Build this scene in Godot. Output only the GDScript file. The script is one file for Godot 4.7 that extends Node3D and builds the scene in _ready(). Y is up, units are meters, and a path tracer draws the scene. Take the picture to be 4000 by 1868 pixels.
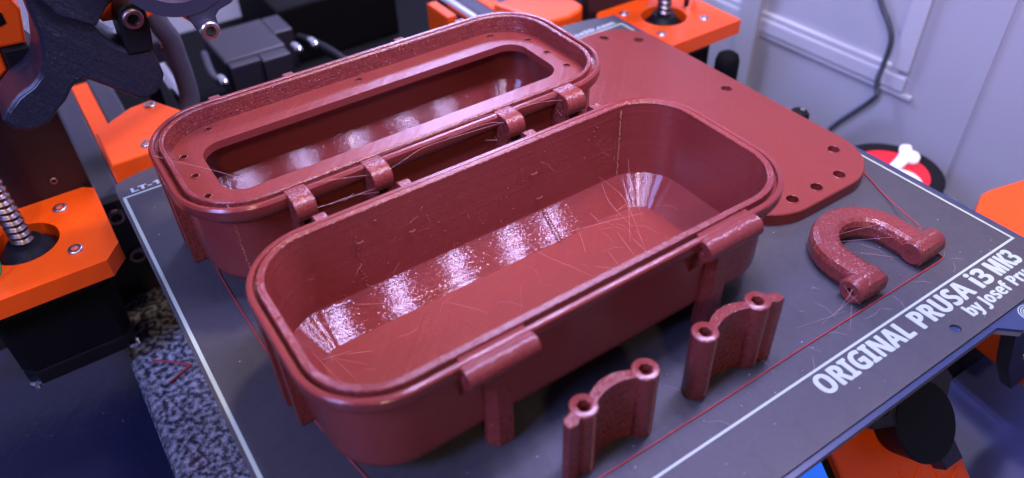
extends Node3D
# All builder coordinates are millimetres: x to the right along the bed's front edge, y up from the bed's top, z towards the bed's front.

class Builder:
	var v := PackedVector3Array()
	var n := PackedVector3Array()
	var uv := PackedVector2Array()
	var ix := PackedInt32Array()
	var xf := Transform3D()

	func tri(a: Vector3, b: Vector3, c: Vector3, na: Vector3, nb: Vector3, nc: Vector3, ua := Vector2.ZERO, ub := Vector2.ZERO, uc := Vector2.ZERO) -> void:
		var g := (b - a).cross(c - a)
		if g.length_squared() < 1e-14:
			return
		if (g.dot(na + nb + nc) > 0.0) != (xf.basis.determinant() < 0.0):   # front faces run clockwise, also where the builder mirrors
			var t := b; b = c; c = t
			t = nb; nb = nc; nc = t
			var w := ub; ub = uc; uc = w
		var k := v.size()
		v.append_array([xf * a, xf * b, xf * c])
		n.append_array([(xf.basis * na).normalized(), (xf.basis * nb).normalized(), (xf.basis * nc).normalized()])
		uv.append_array([ua, ub, uc])
		ix.append_array([k, k + 1, k + 2])

	func quad(a: Vector3, b: Vector3, c: Vector3, d: Vector3, na: Vector3, nb: Vector3, nc: Vector3, nd: Vector3, ua: Vector2, ub: Vector2, uc: Vector2, ud: Vector2) -> void:
		tri(a, b, c, na, nb, nc, ua, ub, uc)
		tri(a, c, d, na, nc, nd, ua, uc, ud)

	# closed outline (XZ) swept along a profile of Vector2(inward offset, y); per_point gives inward direction at each outline point
	func sweep(outline: Callable, prof: Array, closed := false) -> void:
		var m := prof.size()
		var area := 0.0
		for i in m:
			var p: Vector2 = prof[i]
			var q: Vector2 = prof[(i + 1) % m]
			area += p.x * q.y - q.x * p.y
		var sgn := -1.0 if area < 0.0 else 1.0
		var segs := m if closed else m - 1
		var sn: Array[Vector2] = []
		for i in segs:
			var d: Vector2 = (prof[(i + 1) % m] - prof[i]).normalized()
			sn.append(Vector2(d.y, -d.x) * sgn)   # in (inward, y)
		var vlen := 0.0
		for i in segs:
			var p: Vector2 = prof[i]
			var q: Vector2 = prof[(i + 1) % m]
			var n0 := sn[i]
			var n1 := sn[i]
			if (closed or i > 0) and sn[(i - 1 + segs) % segs].dot(sn[i]) > 0.8:
				n0 = (sn[(i - 1 + segs) % segs] + sn[i]).normalized()
			if (closed or i < segs - 1) and sn[(i + 1) % segs].dot(sn[i]) > 0.8:
				n1 = (sn[(i + 1) % segs] + sn[i]).normalized()
			var oa: Array = outline.call(p.x)
			var ob: Array = outline.call(q.x)
			var cnt: int = oa.size()
			var len := (q - p).length()
			var u := 0.0
			for j in cnt:
				var a: Array = oa[j]
				var b: Array = oa[(j + 1) % cnt]
				var c: Array = ob[(j + 1) % cnt]
				var d: Array = ob[j]
				var pa := Vector3(a[0].x, p.y, a[0].y)
				var pb := Vector3(b[0].x, p.y, b[0].y)
				var pc := Vector3(c[0].x, q.y, c[0].y)
				var pd := Vector3(d[0].x, q.y, d[0].y)
				var du: float = maxf((a[0] - b[0]).length(), (c[0] - d[0]).length())
				quad(pa, pb, pc, pd,
					Vector3(-a[1].x * n0.x * -1.0, n0.y, -a[1].y * n0.x * -1.0), Vector3(b[1].x * n0.x, n0.y, b[1].y * n0.x),
					Vector3(c[1].x * n1.x, n1.y, c[1].y * n1.x), Vector3(d[1].x * n1.x, n1.y, d[1].y * n1.x),
					Vector2(u, vlen), Vector2(u + du, vlen), Vector2(u + du, vlen + len), Vector2(u, vlen + len))
				u += du
			vlen += len

	func cap(pts: PackedVector2Array, y: float, up: float) -> void:
		var t := Geometry2D.triangulate_polygon(pts)
		var nn := Vector3(0, up, 0)
		for k in range(0, t.size(), 3):
			var a := pts[t[k]]
			var b := pts[t[k + 1]]
			var c := pts[t[k + 2]]
			tri(Vector3(a.x, y, a.y), Vector3(b.x, y, b.y), Vector3(c.x, y, c.y), nn, nn, nn, a.rotated(0.785), b.rotated(0.785), c.rotated(0.785))

	# plane with holes: Delaunay over dense outline + hole points
	func holed(pts: PackedVector2Array, holes: Array, y: float, up: float) -> void:
		var all := PackedVector2Array(pts)
		for h in holes:
			all.append_array(h)
		var t := Geometry2D.triangulate_delaunay(all)
		var nn := Vector3(0, up, 0)
		for k in range(0, t.size(), 3):
			var a := all[t[k]]
			var b := all[t[k + 1]]
			var c := all[t[k + 2]]
			var m := (a + b + c) / 3.0
			if not Geometry2D.is_point_in_polygon(m, pts):
				continue
			var drop := false
			for h in holes:
				if Geometry2D.is_point_in_polygon(m, h):
					drop = true
			if not drop:
				tri(Vector3(a.x, y, a.y), Vector3(b.x, y, b.y), Vector3(c.x, y, c.y), nn, nn, nn, a.rotated(0.785), b.rotated(0.785), c.rotated(0.785))

	# outline polygon standing from y0 to y1 with bevelled edges
	func prism(poly: PackedVector2Array, y0: float, y1: float, bev := 0.0, bot := true) -> void:
		var m := poly.size()
		var area := 0.0
		for i in m:
			area += poly[i].cross(poly[(i + 1) % m])
		var s := 1.0 if area > 0.0 else -1.0
		var en: Array[Vector2] = []
		for i in m:
			var d := (poly[(i + 1) % m] - poly[i]).normalized()
			en.append(Vector2(-d.y, d.x) * s)   # inward
		var mit: Array[Vector2] = []
		for i in m:
			var a := en[(i - 1 + m) % m]
			var b := en[i]
			var q := (a + b)
			mit.append(q / maxf(0.35, 1.0 + a.dot(b)))
		var rings := [[0.0, y0], [0.0, y1]]
		if bev > 0.0:
			rings = [[bev, y0], [bev * 0.3, y0 + bev * 0.3], [0.0, y0 + bev], [0.0, y1 - bev], [bev * 0.3, y1 - bev * 0.3], [bev, y1]]
		for r in rings.size() - 1:
			var o0: float = rings[r][0]
			var o1: float = rings[r + 1][0]
			var h0: float = rings[r][1]
			var h1: float = rings[r + 1][1]
			var dd := Vector2(o1 - o0, h1 - h0).normalized()
			var u := 0.0
			for i in m:
				var k := (i + 1) % m
				var na := en[i]
				var nb := en[i]
				if en[(i - 1 + m) % m].dot(en[i]) > 0.75:
					na = (en[(i - 1 + m) % m] + en[i]).normalized()
				if en[k].dot(en[i]) > 0.75:
					nb = (en[k] + en[i]).normalized()
				var a := poly[i] + mit[i] * o0
				var b := poly[k] + mit[k] * o0
				var c := poly[k] + mit[k] * o1
				var d := poly[i] + mit[i] * o1
				var ny := -dd.x * -1.0
				var n3a := Vector3(-na.x * dd.y, ny, -na.y * dd.y)
				var n3b := Vector3(-nb.x * dd.y, ny, -nb.y * dd.y)
				var du := (a - b).length()
				quad(Vector3(a.x, h0, a.y), Vector3(b.x, h0, b.y), Vector3(c.x, h1, c.y), Vector3(d.x, h1, d.y), n3a, n3b, n3b, n3a,
					Vector2(u, h0), Vector2(u + du, h0), Vector2(u + du, h1), Vector2(u, h1))
				u += du
		var top := PackedVector2Array()
		for i in m:
			top.append(poly[i] + mit[i] * bev)
		cap(top, y1, 1.0)
		if bot:
			cap(top, y0, -1.0)

	# surface of revolution about the y axis: profile of Vector2(radius, y)
	func lathe(prof: Array, segs := 24, at := Vector3.ZERO) -> void:
		var m := prof.size()
		var sn: Array[Vector2] = []
		for i in m - 1:
			var d: Vector2 = (prof[i + 1] - prof[i]).normalized()
			sn.append(Vector2(d.y, -d.x))
		for i in m - 1:
			var n0 := sn[i]
			var n1 := sn[i]
			if i > 0 and sn[i - 1].dot(sn[i]) > 0.75:
				n0 = (sn[i - 1] + sn[i]).normalized()
			if i < m - 2 and sn[i + 1].dot(sn[i]) > 0.75:
				n1 = (sn[i + 1] + sn[i]).normalized()
			var p: Vector2 = prof[i]
			var q: Vector2 = prof[i + 1]
			for j in segs:
				var a0 := TAU * j / segs
				var a1 := TAU * (j + 1) / segs
				var c0 := Vector2(cos(a0), sin(a0))
				var c1 := Vector2(cos(a1), sin(a1))
				quad(at + Vector3(c0.x * p.x, p.y, c0.y * p.x), at + Vector3(c1.x * p.x, p.y, c1.y * p.x), at + Vector3(c1.x * q.x, q.y, c1.y * q.x), at + Vector3(c0.x * q.x, q.y, c0.y * q.x),
					Vector3(c0.x * n0.x, n0.y, c0.y * n0.x), Vector3(c1.x * n0.x, n0.y, c1.y * n0.x), Vector3(c1.x * n1.x, n1.y, c1.y * n1.x), Vector3(c0.x * n1.x, n1.y, c0.y * n1.x),
					Vector2(a0 * p.x, p.y), Vector2(a1 * p.x, p.y), Vector2(a1 * q.x, q.y), Vector2(a0 * q.x, q.y))

	func tube(pts: Array, rad: float, segs := 6, taper := 0.0, twist := 0.0, ripple := 0.0) -> void:
		var rings := []
		var m := pts.size()
		var side := Vector3.ZERO
		var total := 0.0
		for i in m:
			var t: Vector3 = (pts[mini(i + 1, m - 1)] - pts[maxi(i - 1, 0)]).normalized()
			if i == 0:
				side = t.cross(Vector3.UP if absf(t.y) < 0.9 else Vector3.RIGHT).normalized()
			side = (side - t * side.dot(t)).normalized()
			var up := t.cross(side)
			var r := rad * (1.0 - taper * absf(2.0 * i / (m - 1.0) - 1.0))
			if ripple > 0.0:
				r *= 1.0 + ripple * (1.0 if i % 2 == 0 else -1.0)
			var ring := []
			for j in segs:
				var a := TAU * j / segs
				var d := side * cos(a) + up * sin(a)
				ring.append([pts[i] + d * r, d])
			rings.append(ring)
		for i in m - 1:
			var l: float = (pts[i + 1] - pts[i]).length()
			for j in segs:
				var k := (j + 1) % segs
				var a: Array = rings[i][j]
				var b: Array = rings[i][k]
				var c: Array = rings[i + 1][k]
				var d: Array = rings[i + 1][j]
				quad(a[0], b[0], c[0], d[0], a[1], b[1], c[1], d[1], Vector2(total, j), Vector2(total, j + 1), Vector2(total + l, j + 1), Vector2(total + l, j))
			total += l
		for e in [0, m - 1]:
			var dir: Vector3 = (pts[0] - pts[1]).normalized() if e == 0 else (pts[m - 1] - pts[m - 2]).normalized()
			for j in segs:
				var k := (j + 1) % segs
				tri(pts[e], rings[e][j][0], rings[e][k][0], dir, dir, dir)

	func box(lo: Vector3, hi: Vector3, bev := 0.0) -> void:
		prism(PackedVector2Array([Vector2(lo.x, lo.z), Vector2(hi.x, lo.z), Vector2(hi.x, hi.z), Vector2(lo.x, hi.z)]), lo.y, hi.y, bev)

	func blob(at: Vector3, r: Vector3) -> void:
		var rows := 5
		var cols := 7
		for i in rows:
			for j in cols:
				var q := []
				for s in [[i, j], [i, j + 1], [i + 1, j + 1], [i + 1, j]]:
					var th: float = PI * s[0] / rows
					var ph: float = TAU * s[1] / cols
					q.append(Vector3(sin(th) * cos(ph), cos(th), sin(th) * sin(ph)))
				quad(at + q[0] * r, at + q[1] * r, at + q[2] * r, at + q[3] * r, q[0], q[1], q[2], q[3], Vector2.ZERO, Vector2.ZERO, Vector2.ZERO, Vector2.ZERO)

	func mesh(origin: Vector3) -> ArrayMesh:
		var pts := PackedVector3Array()
		pts.resize(v.size())
		for i in v.size():
			pts[i] = (v[i] - origin) * 0.001
		var a := []
		a.resize(Mesh.ARRAY_MAX)
		a[Mesh.ARRAY_VERTEX] = pts
		a[Mesh.ARRAY_NORMAL] = n
		a[Mesh.ARRAY_TEX_UV] = uv
		a[Mesh.ARRAY_INDEX] = ix
		var me := ArrayMesh.new()
		me.add_surface_from_arrays(Mesh.PRIMITIVE_TRIANGLES, a)
		return me


var taken := {}
var M := {}
var rng := RandomNumberGenerator.new()


func numbered(called: String) -> String:
	taken[called] = taken.get(called, -1) + 1
	return called if taken[called] == 0 else "%s_%03d" % [called, taken[called]]

func tag(o: Node, label := "", category := "", group := "", kind := "") -> Node:
	for k in [["label", label], ["category", category], ["group", group], ["kind", kind]]:
		if k[1] != "":
			o.set_meta(k[0], k[1])
	return o

# a thing: an empty node at its base (millimetres) whose children are its parts
func thing(called: String, at: Vector3, label: String, category: String, group := "") -> Node3D:
	var o := Node3D.new()
	o.name = numbered(called)
	o.position = at * 0.001
	o.set_meta("at", at)
	add_child(o)
	tag(o, label, category, group)
	return o

func part(called: String, b: Builder, m: Material, root: Node3D, kind := "") -> MeshInstance3D:
	var o := MeshInstance3D.new()
	o.name = called
	var top := root
	while top.get_parent() != self:
		top = top.get_parent()
	o.mesh = b.mesh(top.get_meta("at"))
	o.material_override = m
	root.add_child(o, true)
	if kind != "":
		o.set_meta("kind", kind)
	return o

func single(called: String, b: Builder, m: Material, at: Vector3, label: String, category: String, group := "", kind := "") -> MeshInstance3D:
	var o := MeshInstance3D.new()
	o.name = numbered(called)
	o.position = at * 0.001
	o.mesh = b.mesh(at)
	o.material_override = m
	add_child(o)
	tag(o, label, category, group, kind)
	return o

func pm(c: Color, rough := 0.5, metal := 0.0, spec := 0.5) -> StandardMaterial3D:
	var m := StandardMaterial3D.new()
	m.albedo_color = c.linear_to_srgb()
	m.roughness = rough
	m.metallic = metal
	m.metallic_specular = spec
	return m

func V(x: float, y: float, z: float) -> Vector3:
	return Vector3(x, y, z)

# rounded rectangle at an inward offset: [[point, outward normal], ...]
func rounded(x0: float, x1: float, z0: float, z1: float, r: float, d: float, arc := 14, per_side := 1) -> Array:
	var out := []
	var rr := maxf(r - d, 0.4)
	var cs := [Vector2(x1 - d - rr, z1 - d - rr), Vector2(x0 + d + rr, z1 - d - rr), Vector2(x0 + d + rr, z0 + d + rr), Vector2(x1 - d - rr, z0 + d + rr)]
	for k in 4:
		for i in arc + 1:
			var a := PI / 2 * (k + float(i) / arc)
			var nn := Vector2(cos(a), sin(a))
			out.append([cs[k] + nn * rr, -nn])   # second entry points inward
		if per_side > 1:
			var a2 := PI / 2 * (k + 1)
			var n2 := Vector2(cos(a2), sin(a2))
			var s: Vector2 = cs[k] + n2 * rr
			var e: Vector2 = cs[(k + 1) % 4] + n2 * rr
			for i in range(1, per_side):
				out.append([s.lerp(e, float(i) / per_side), -n2])
	return out

func pts_of(o: Array) -> PackedVector2Array:
	var p := PackedVector2Array()
	for q in o:
		p.append(q[0])
	return p

func circle(c: Vector2, r: float, segs := 16) -> PackedVector2Array:
	var p := PackedVector2Array()
	for i in segs:
		p.append(c + Vector2(cos(TAU * i / segs), sin(TAU * i / segs)) * r)
	return p

func arc_pts(c: Vector2, r: float, a0: float, a1: float, segs: int) -> PackedVector2Array:
	var p := PackedVector2Array()
	for i in segs + 1:
		var a := lerpf(a0, a1, float(i) / segs)
		p.append(c + Vector2(cos(a), sin(a)) * r)
	return p

func smooth_path(ctrl: Array, steps := 6) -> Array:
	var out := []
	var m := ctrl.size()
	for i in m - 1:
		var p0: Vector3 = ctrl[maxi(i - 1, 0)]
		var p1: Vector3 = ctrl[i]
		var p2: Vector3 = ctrl[i + 1]
		var p3: Vector3 = ctrl[mini(i + 2, m - 1)]
		for s in steps:
			out.append(p1.cubic_interpolate(p2, p0, p3, float(s) / steps))
	out.append(ctrl[m - 1])
	return out

func noise_tex(freq: float, size: int, sd: int, ramp: Array, normal := false, bump := 4.0, kind := FastNoiseLite.TYPE_SIMPLEX_SMOOTH, octaves := 4) -> NoiseTexture2D:
	var f := FastNoiseLite.new()
	f.noise_type = kind
	f.frequency = freq
	f.seed = sd
	f.fractal_octaves = octaves
	var t := NoiseTexture2D.new()
	t.width = size
	t.height = size
	t.seamless = true
	t.noise = f
	t.as_normal_map = normal
	t.bump_strength = bump
	if ramp.size() > 0:
		var g := Gradient.new()
		var offs := PackedFloat32Array()
		var cols := PackedColorArray()
		for r in ramp:
			offs.append(r[0])
			cols.append(r[1])
		g.offsets = offs
		g.colors = cols
		t.color_ramp = g
	return t

# normals of stacked extruded strands: rows across v, each a little round ridge with its own tilt and specks
func layer_normals(w: int, rows: int, per_row: int, tilt: float, jitter: float, speck: float, sd: int) -> ImageTexture:
	var r := RandomNumberGenerator.new()
	r.seed = sd
	var h := rows * per_row
	var data := PackedByteArray()
	data.resize(w * h * 3)
	var cells := PackedVector2Array()
	for row in rows:
		var row_tilt := r.randfn(0.0, jitter)
		var cell := 0
		var left := 0
		var cx := 0.0
		var cy := 0.0
		cells.resize(w)
		for x in (w if row % 2 == 0 else 0):
			if left == 0:
				left = r.randi_range(4, 9)
				cx = r.randfn(0.0, speck * (0.25 if r.randf() < 0.6 else 0.95))
				cy = r.randfn(0.0, maxf(jitter * 0.6, speck * 2.0))
			left -= 1
			cells[x] = Vector2(cx, cy)
		for k in per_row:
			var ph := (k + 0.5) / per_row * 2.0 - 1.0
			for x in w:
				var nx := cells[x].x
				var ny := ph * tilt + row_tilt + cells[x].y
				var nn := Vector3(nx, ny, 1.0).normalized()
				var at := ((row * per_row + k) * w + x) * 3
				data[at] = int(clampf(nn.x * 127.5 + 127.5, 0, 255))
				data[at + 1] = int(clampf(nn.y * 127.5 + 127.5, 0, 255))
				data[at + 2] = int(clampf(nn.z * 127.5 + 127.5, 0, 255))
	return ImageTexture.create_from_image(Image.create_from_data(w, h, false, Image.FORMAT_RGB8, data))

func materials() -> void:
	var side := layer_normals(1024, 64, 8, 0.50, 0.03, 0.0155, 7)
	var grain := layer_normals(1024, 48, 8, 0.42, 0.09, 0.10, 17)
	var wall := layer_normals(1024, 40, 10, 0.26, 0.04, 0.02, 19)
	var topn := layer_normals(1024, 64, 6, 0.10, 0.03, 0.014, 11)
	for k in [["print", side, Vector3(1.0 / 60.0, 1.0 / 12.8, 1), 1.0, 0.06], ["print_top", topn, Vector3(1.0 / 60.0, 1.0 / 28.0, 1), 1.0, 0.34]]:
		var m := pm(Color(0.19, 0.031, 0.027), 0.22)
		m.normal_enabled = true
		m.normal_texture = k[1]
		m.normal_scale = k[3]
		m.roughness = k[4]
		m.metallic_specular = 0.6 if k[0] == "print" else 0.42
		m.uv1_scale = k[2]
		M[k[0]] = m
	var pw: StandardMaterial3D = M["print"].duplicate()
	pw.normal_texture = wall
	pw.normal_scale = 0.8
	pw.roughness = 0.19
	pw.metallic_specular = 0.55
	M.print_wall = pw
	var pr: StandardMaterial3D = M["print"].duplicate()
	pr.normal_texture = grain
	pr.roughness = 0.27
	pr.metallic_specular = 0.56
	M.print_rough = pr
	M.print_smooth = pm(Color(0.19, 0.031, 0.027), 0.4)
	var glint_seam := pm(Color(0.30, 0.085, 0.04), 0.14, 0.0, 0.7)  # golden tint carries the warm lamp glints along the seams
	M.glint_seam = glint_seam
	M.hair = pm(Color(0.5, 0.2, 0.2), 0.25)
	M.white_hair = pm(Color(0.45, 0.24, 0.25), 0.25)
	M.skirt = pm(Color(0.3, 0.03, 0.035), 0.4)
	var sheet := pm(Color(0.046, 0.045, 0.056), 0.5)
	sheet.normal_enabled = true
	sheet.normal_texture = noise_tex(0.12, 512, 21, [], true, 3.0)
	sheet.normal_scale = 0.6
	sheet.uv1_triplanar = true
	sheet.uv1_scale = Vector3(60, 60, 60)
	sheet.albedo_texture = noise_tex(0.006, 512, 5, [[0.0, Color(0.9, 0.9, 0.92)], [0.6, Color(1, 1, 1)], [1.0, Color(0.95, 0.93, 0.93)]])
	M.sheet = sheet
	M.white_ink = pm(Color(0.38, 0.46, 0.38), 0.5)
	M.grey_ink = pm(Color(0.4, 0.44, 0.5), 0.5)
	M.board = pm(Color(0.02, 0.035, 0.10), 0.4)  # blue light reflected off the black board is put into this colour
	M.board_edge = pm(Color(0.2, 0.18, 0.165), 0.7)
	for o in [["orange", 0.4, 0.45], ["orange_smooth", 0.42, 0.0]]:
		var m := pm(Color(0.82, 0.08, 0.0015), o[1])
		if o[2] > 0.0:
			m.normal_enabled = true
			m.normal_texture = side
			m.normal_scale = o[2] * 0.8
			m.uv1_scale = Vector3(1.0 / 60.0, 1.0 / 12.8, 1)
		M[o[0]] = m
	var bp := pm(Color(0.012, 0.013, 0.024), 0.3)
	bp.normal_enabled = true
	bp.normal_texture = layer_normals(1024, 64, 8, 0.6, 0.07, 0.05, 31)
	bp.normal_scale = 1.0
	bp.uv1_scale = Vector3(1.0 / 90.0, 1.0 / 16.0, 1)
	M.black_print = bp
	M.black = pm(Color(0.006, 0.006, 0.008), 0.5, 0.0, 0.3)
	M.fan_black = pm(Color(0.022, 0.022, 0.042), 0.5)
	M.black_matte = pm(Color(0.003, 0.003, 0.004), 0.8, 0.0, 0.25)
	M.frame = pm(Color(0.012, 0.007, 0.009), 0.5)
	M.metal = pm(Color(0.6, 0.58, 0.58), 0.25, 1.0)
	M.screw = pm(Color(0.62, 0.58, 0.6), 0.3, 1.0)
	M.screw_dark = pm(Color(0.3, 0.2, 0.22), 0.4, 1.0)
	M.socket = pm(Color(0.05, 0.045, 0.05), 0.5, 0.6)  # darker metal carries the shade inside the screw recesses
	M.brass = pm(Color(0.27, 0.22, 0.21), 0.35, 1.0)
	M.chrome = pm(Color(0.8, 0.8, 0.82), 0.12, 1.0)
	M.extrusion = pm(Color(0.05, 0.05, 0.075), 0.5, 0.3)
	M.motor = pm(Color(0.026, 0.023, 0.034), 0.4)
	M.wall = pm(Color(0.42, 0.43, 0.45), 0.6)
	M.moulding = pm(Color(0.50, 0.51, 0.52), 0.5)
	M.cord = pm(Color(0.05, 0.06, 0.08), 0.5)
	var sleeve := pm(Color(0.05, 0.048, 0.075), 0.7)
	sleeve.normal_enabled = true
	sleeve.normal_texture = noise_tex(0.2, 256, 41, [], true, 8.0)
	sleeve.uv1_triplanar = true
	sleeve.uv1_scale = Vector3(90, 90, 90)
	M.sleeve = sleeve
	var gr := pm(Color(1, 1, 1), 0.16)
	gr.albedo_texture = noise_tex(0.03, 1024, 15, [[0.0, Color(0.14, 0.14, 0.16)], [0.3, Color(0.2, 0.2, 0.23)], [0.46, Color(0.36, 0.37, 0.41)], [0.62, Color(0.48, 0.49, 0.53)], [1.0, Color(0.68, 0.7, 0.74)]], false, 1.0, FastNoiseLite.TYPE_SIMPLEX_SMOOTH, 5)
	gr.uv1_triplanar = true
	gr.uv1_world_triplanar = true
	gr.uv1_scale = Vector3(9.5, 9.5, 9.5)
	M.granite = gr
	M.mat = pm(Color(0.055, 0.075, 0.25), 0.5)
	var tb := pm(Color(0.009, 0.011, 0.036), 0.3)
	tb.normal_enabled = true
	tb.normal_texture = layer_normals(512, 64, 4, 0.05, 0.01, 0.01, 61)
	tb.uv1_scale = Vector3(1.0 / 120.0, 1.0 / 50.0, 1)
	M.table = tb
	M.mat.normal_enabled = true
	M.mat.normal_texture = tb.normal_texture
	M.mat.uv1_scale = tb.uv1_scale
	M.dust = pm(Color(0.5, 0.45, 0.42), 0.7)
	M.red = pm(Color(0.75, 0.015, 0.03), 0.4)
	M.white = pm(Color(0.82, 0.82, 0.85), 0.5)
	var scr := pm(Color(0.01, 0.03, 0.2), 0.2)
	scr.emission_enabled = true
	scr.emission = Color(0.02, 0.16, 1.0).linear_to_srgb()
	scr.emission_energy_multiplier = 0.8
	M.screen = scr
	var led := pm(Color(0.8, 0.8, 0.85), 0.4)
	led.emission_enabled = true
	led.emission = Color(0.7, 0.78, 1.0).linear_to_srgb()
	led.emission_energy_multiplier = 2.0
	M.led = led
	var warm := pm(Color(0.8, 0.7, 0.6), 0.4)
	warm.emission_enabled = true
	warm.emission = Color(1.0, 0.72, 0.4).linear_to_srgb()
	warm.emission_energy_multiplier = 2.0
	M.warm = warm

# ---------------------------------------------------------------- helpers for repeated hardware

func screw(at: Vector3, r: float, h: float, root: Node3D, up := Vector3.UP, called := "screw", mat: Material = null, turn := 0.0) -> void:
	var basis := Basis()
	if up != Vector3.UP:
		basis = Basis(Quaternion(Vector3.UP, up))
	basis = basis * Basis(Vector3.UP, turn)
	var b := Builder.new()
	b.xf = Transform3D(basis, at)
	var ri := r * 0.52
	b.lathe([Vector2(r, -0.6), Vector2(r, h - 0.25 * r), Vector2(r * 0.9, h - 0.05 * r), Vector2(r * 0.8, h), Vector2(ri * 1.1, h)], 20)
	b.lathe([Vector2(ri * 1.1, h), Vector2(ri, h - 0.1 * r), Vector2(ri, h - 0.8 * r)], 6)
	var o := part(called, b, mat if mat else M.screw, root)
	var s := Builder.new()
	s.xf = b.xf
	s.lathe([Vector2(ri, h - 0.8 * r), Vector2(0.01, h - 0.8 * r)], 6)
	part("socket", s, M.socket, o)

func text(words: String, x0: float, x1: float, base_z: float, cap_h: float, root: Node3D, m: Material, called := "lettering", bold := true, weight := 0.24) -> void:
	var f := SystemFont.new()
	f.font_names = PackedStringArray(["Droid Sans"])
	f.font_weight = 700 if bold else 400
	var heavy := FontVariation.new()
	heavy.base_font = f
	var t := TextMesh.new()
	t.text = words
	t.font = heavy
	t.font_size = 64
	t.pixel_size = 0.001
	t.depth = 0.006
	t.curve_step = 1.0
	t.horizontal_alignment = HORIZONTAL_ALIGNMENT_LEFT
	var cap_mesh := TextMesh.new()
	cap_mesh.text = "H"
	cap_mesh.font = heavy
	cap_mesh.font_size = 64
	cap_mesh.pixel_size = 0.001
	cap_mesh.depth = 0.006
	var hb := cap_mesh.get_aabb()
	var bb := t.get_aabb()
	var at: Vector3 = root.get_meta("at")
	var sx := (x1 - x0) * 0.001 / bb.size.x
	var sy := cap_h * 0.001 / hb.size.y
	# bake into a flat mesh lying on the sheet
	var a := t.get_mesh_arrays()
	var b := Builder.new()
	var vs: PackedVector3Array = a[Mesh.ARRAY_VERTEX]
	var ns: PackedVector3Array = a[Mesh.ARRAY_NORMAL]
	var ids: PackedInt32Array = a[Mesh.ARRAY_INDEX]
	var low := hb.position.y
	var put := func(p: Vector3) -> Vector3: return Vector3(x0 + (p.x - bb.position.x) * sx * 1000.0, 0.02 + (p.z - bb.position.z) / bb.size.z * 0.08, base_z - (p.y - low) * sy * 1000.0)
	for k in range(0, ids.size(), 3):
		var q := []
		for j in 3:
			q.append([put.call(vs[ids[k + j]]), Vector3(ns[ids[k + j]].x, ns[ids[k + j]].z, -ns[ids[k + j]].y)])
		for off in [V(-weight, 0, 0), V(weight, 0.012, 0), V(0, 0.024, -weight * 0.6), V(0, 0.036, weight * 0.6)]:
			b.tri(q[0][0] + off, q[1][0] + off, q[2][0] + off, q[0][1], q[1][1], q[2][1])
	part(called, b, m, root)

# ---------------------------------------------------------------- scene

func _ready() -> void:
	rng.seed = 20
	var cam := Camera3D.new()
	cam.name = "camera"
	var right := Vector3(0.82978078, -0.02975717, 0.55729558)
	var down := Vector3(-0.38306792, -0.75656613, 0.52996855)
	var fwd := Vector3(0.40586059, -0.65323978, -0.63918305)
	cam.transform = Transform3D(Basis(right, -down, -fwd), Vector3(-0.12973644, 0.18266315, 0.18218282))
	cam.keep_aspect = Camera3D.KEEP_HEIGHT
	var look := CameraAttributesPhysical.new()
	look.frustum_focal_length = 39.365
	look.frustum_focus_distance = 0.268
	look.frustum_near = 0.01
	look.frustum_far = 20.0
	look.exposure_aperture = 13.5
	cam.attributes = look
	cam.fov = 33.909
	cam.near = 0.01
	cam.far = 20.0
	add_child(cam)
	cam.current = true
	var env := Environment.new()
	env.background_mode = Environment.BG_COLOR
	env.background_color = Color(0.025, 0.021, 0.032).linear_to_srgb()
	env.tonemap_mode = Environment.TONE_MAPPER_LINEAR
	env.tonemap_exposure = 1.1
	env.sdfgi_enabled = true
	env.ssao_enabled = true
	env.ssil_enabled = true
	var we := WorldEnvironment.new()
	we.name = "environment"
	we.environment = env
	add_child(we)
	materials()
	lamps()
	setting()
	machine()
	build_plate()
	tray(false)
	tray(true)
	cover_plate()
	handle()
	latch("latch_clip", -52.5, 90.4, 1.0, "nearer dark red latch clip, its small lip pointing to the left")
	latch("latch_clip", 9.0, 89.9, -1.0, "farther dark red latch clip, close to the U-shaped handle")
	skirt()
	extruder()
	panel()
	clutter()

func area(called: String, at: Vector3, size: Vector2, energy: float, c: Color, aim := Vector3.DOWN) -> void:
	var l := AreaLight3D.new()
	l.name = called
	l.area_size = size * 0.001
	l.area_normalize_energy = true
	l.light_energy = energy
	l.light_color = c.linear_to_srgb()
	l.area_range = 6.0
	l.area_attenuation = 2.0
	l.shadow_enabled = true
	l.position = at * 0.001
	l.basis = Basis.looking_at(aim, Vector3.FORWARD if absf(aim.y) > 0.9 else Vector3.UP)
	add_child(l)

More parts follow.
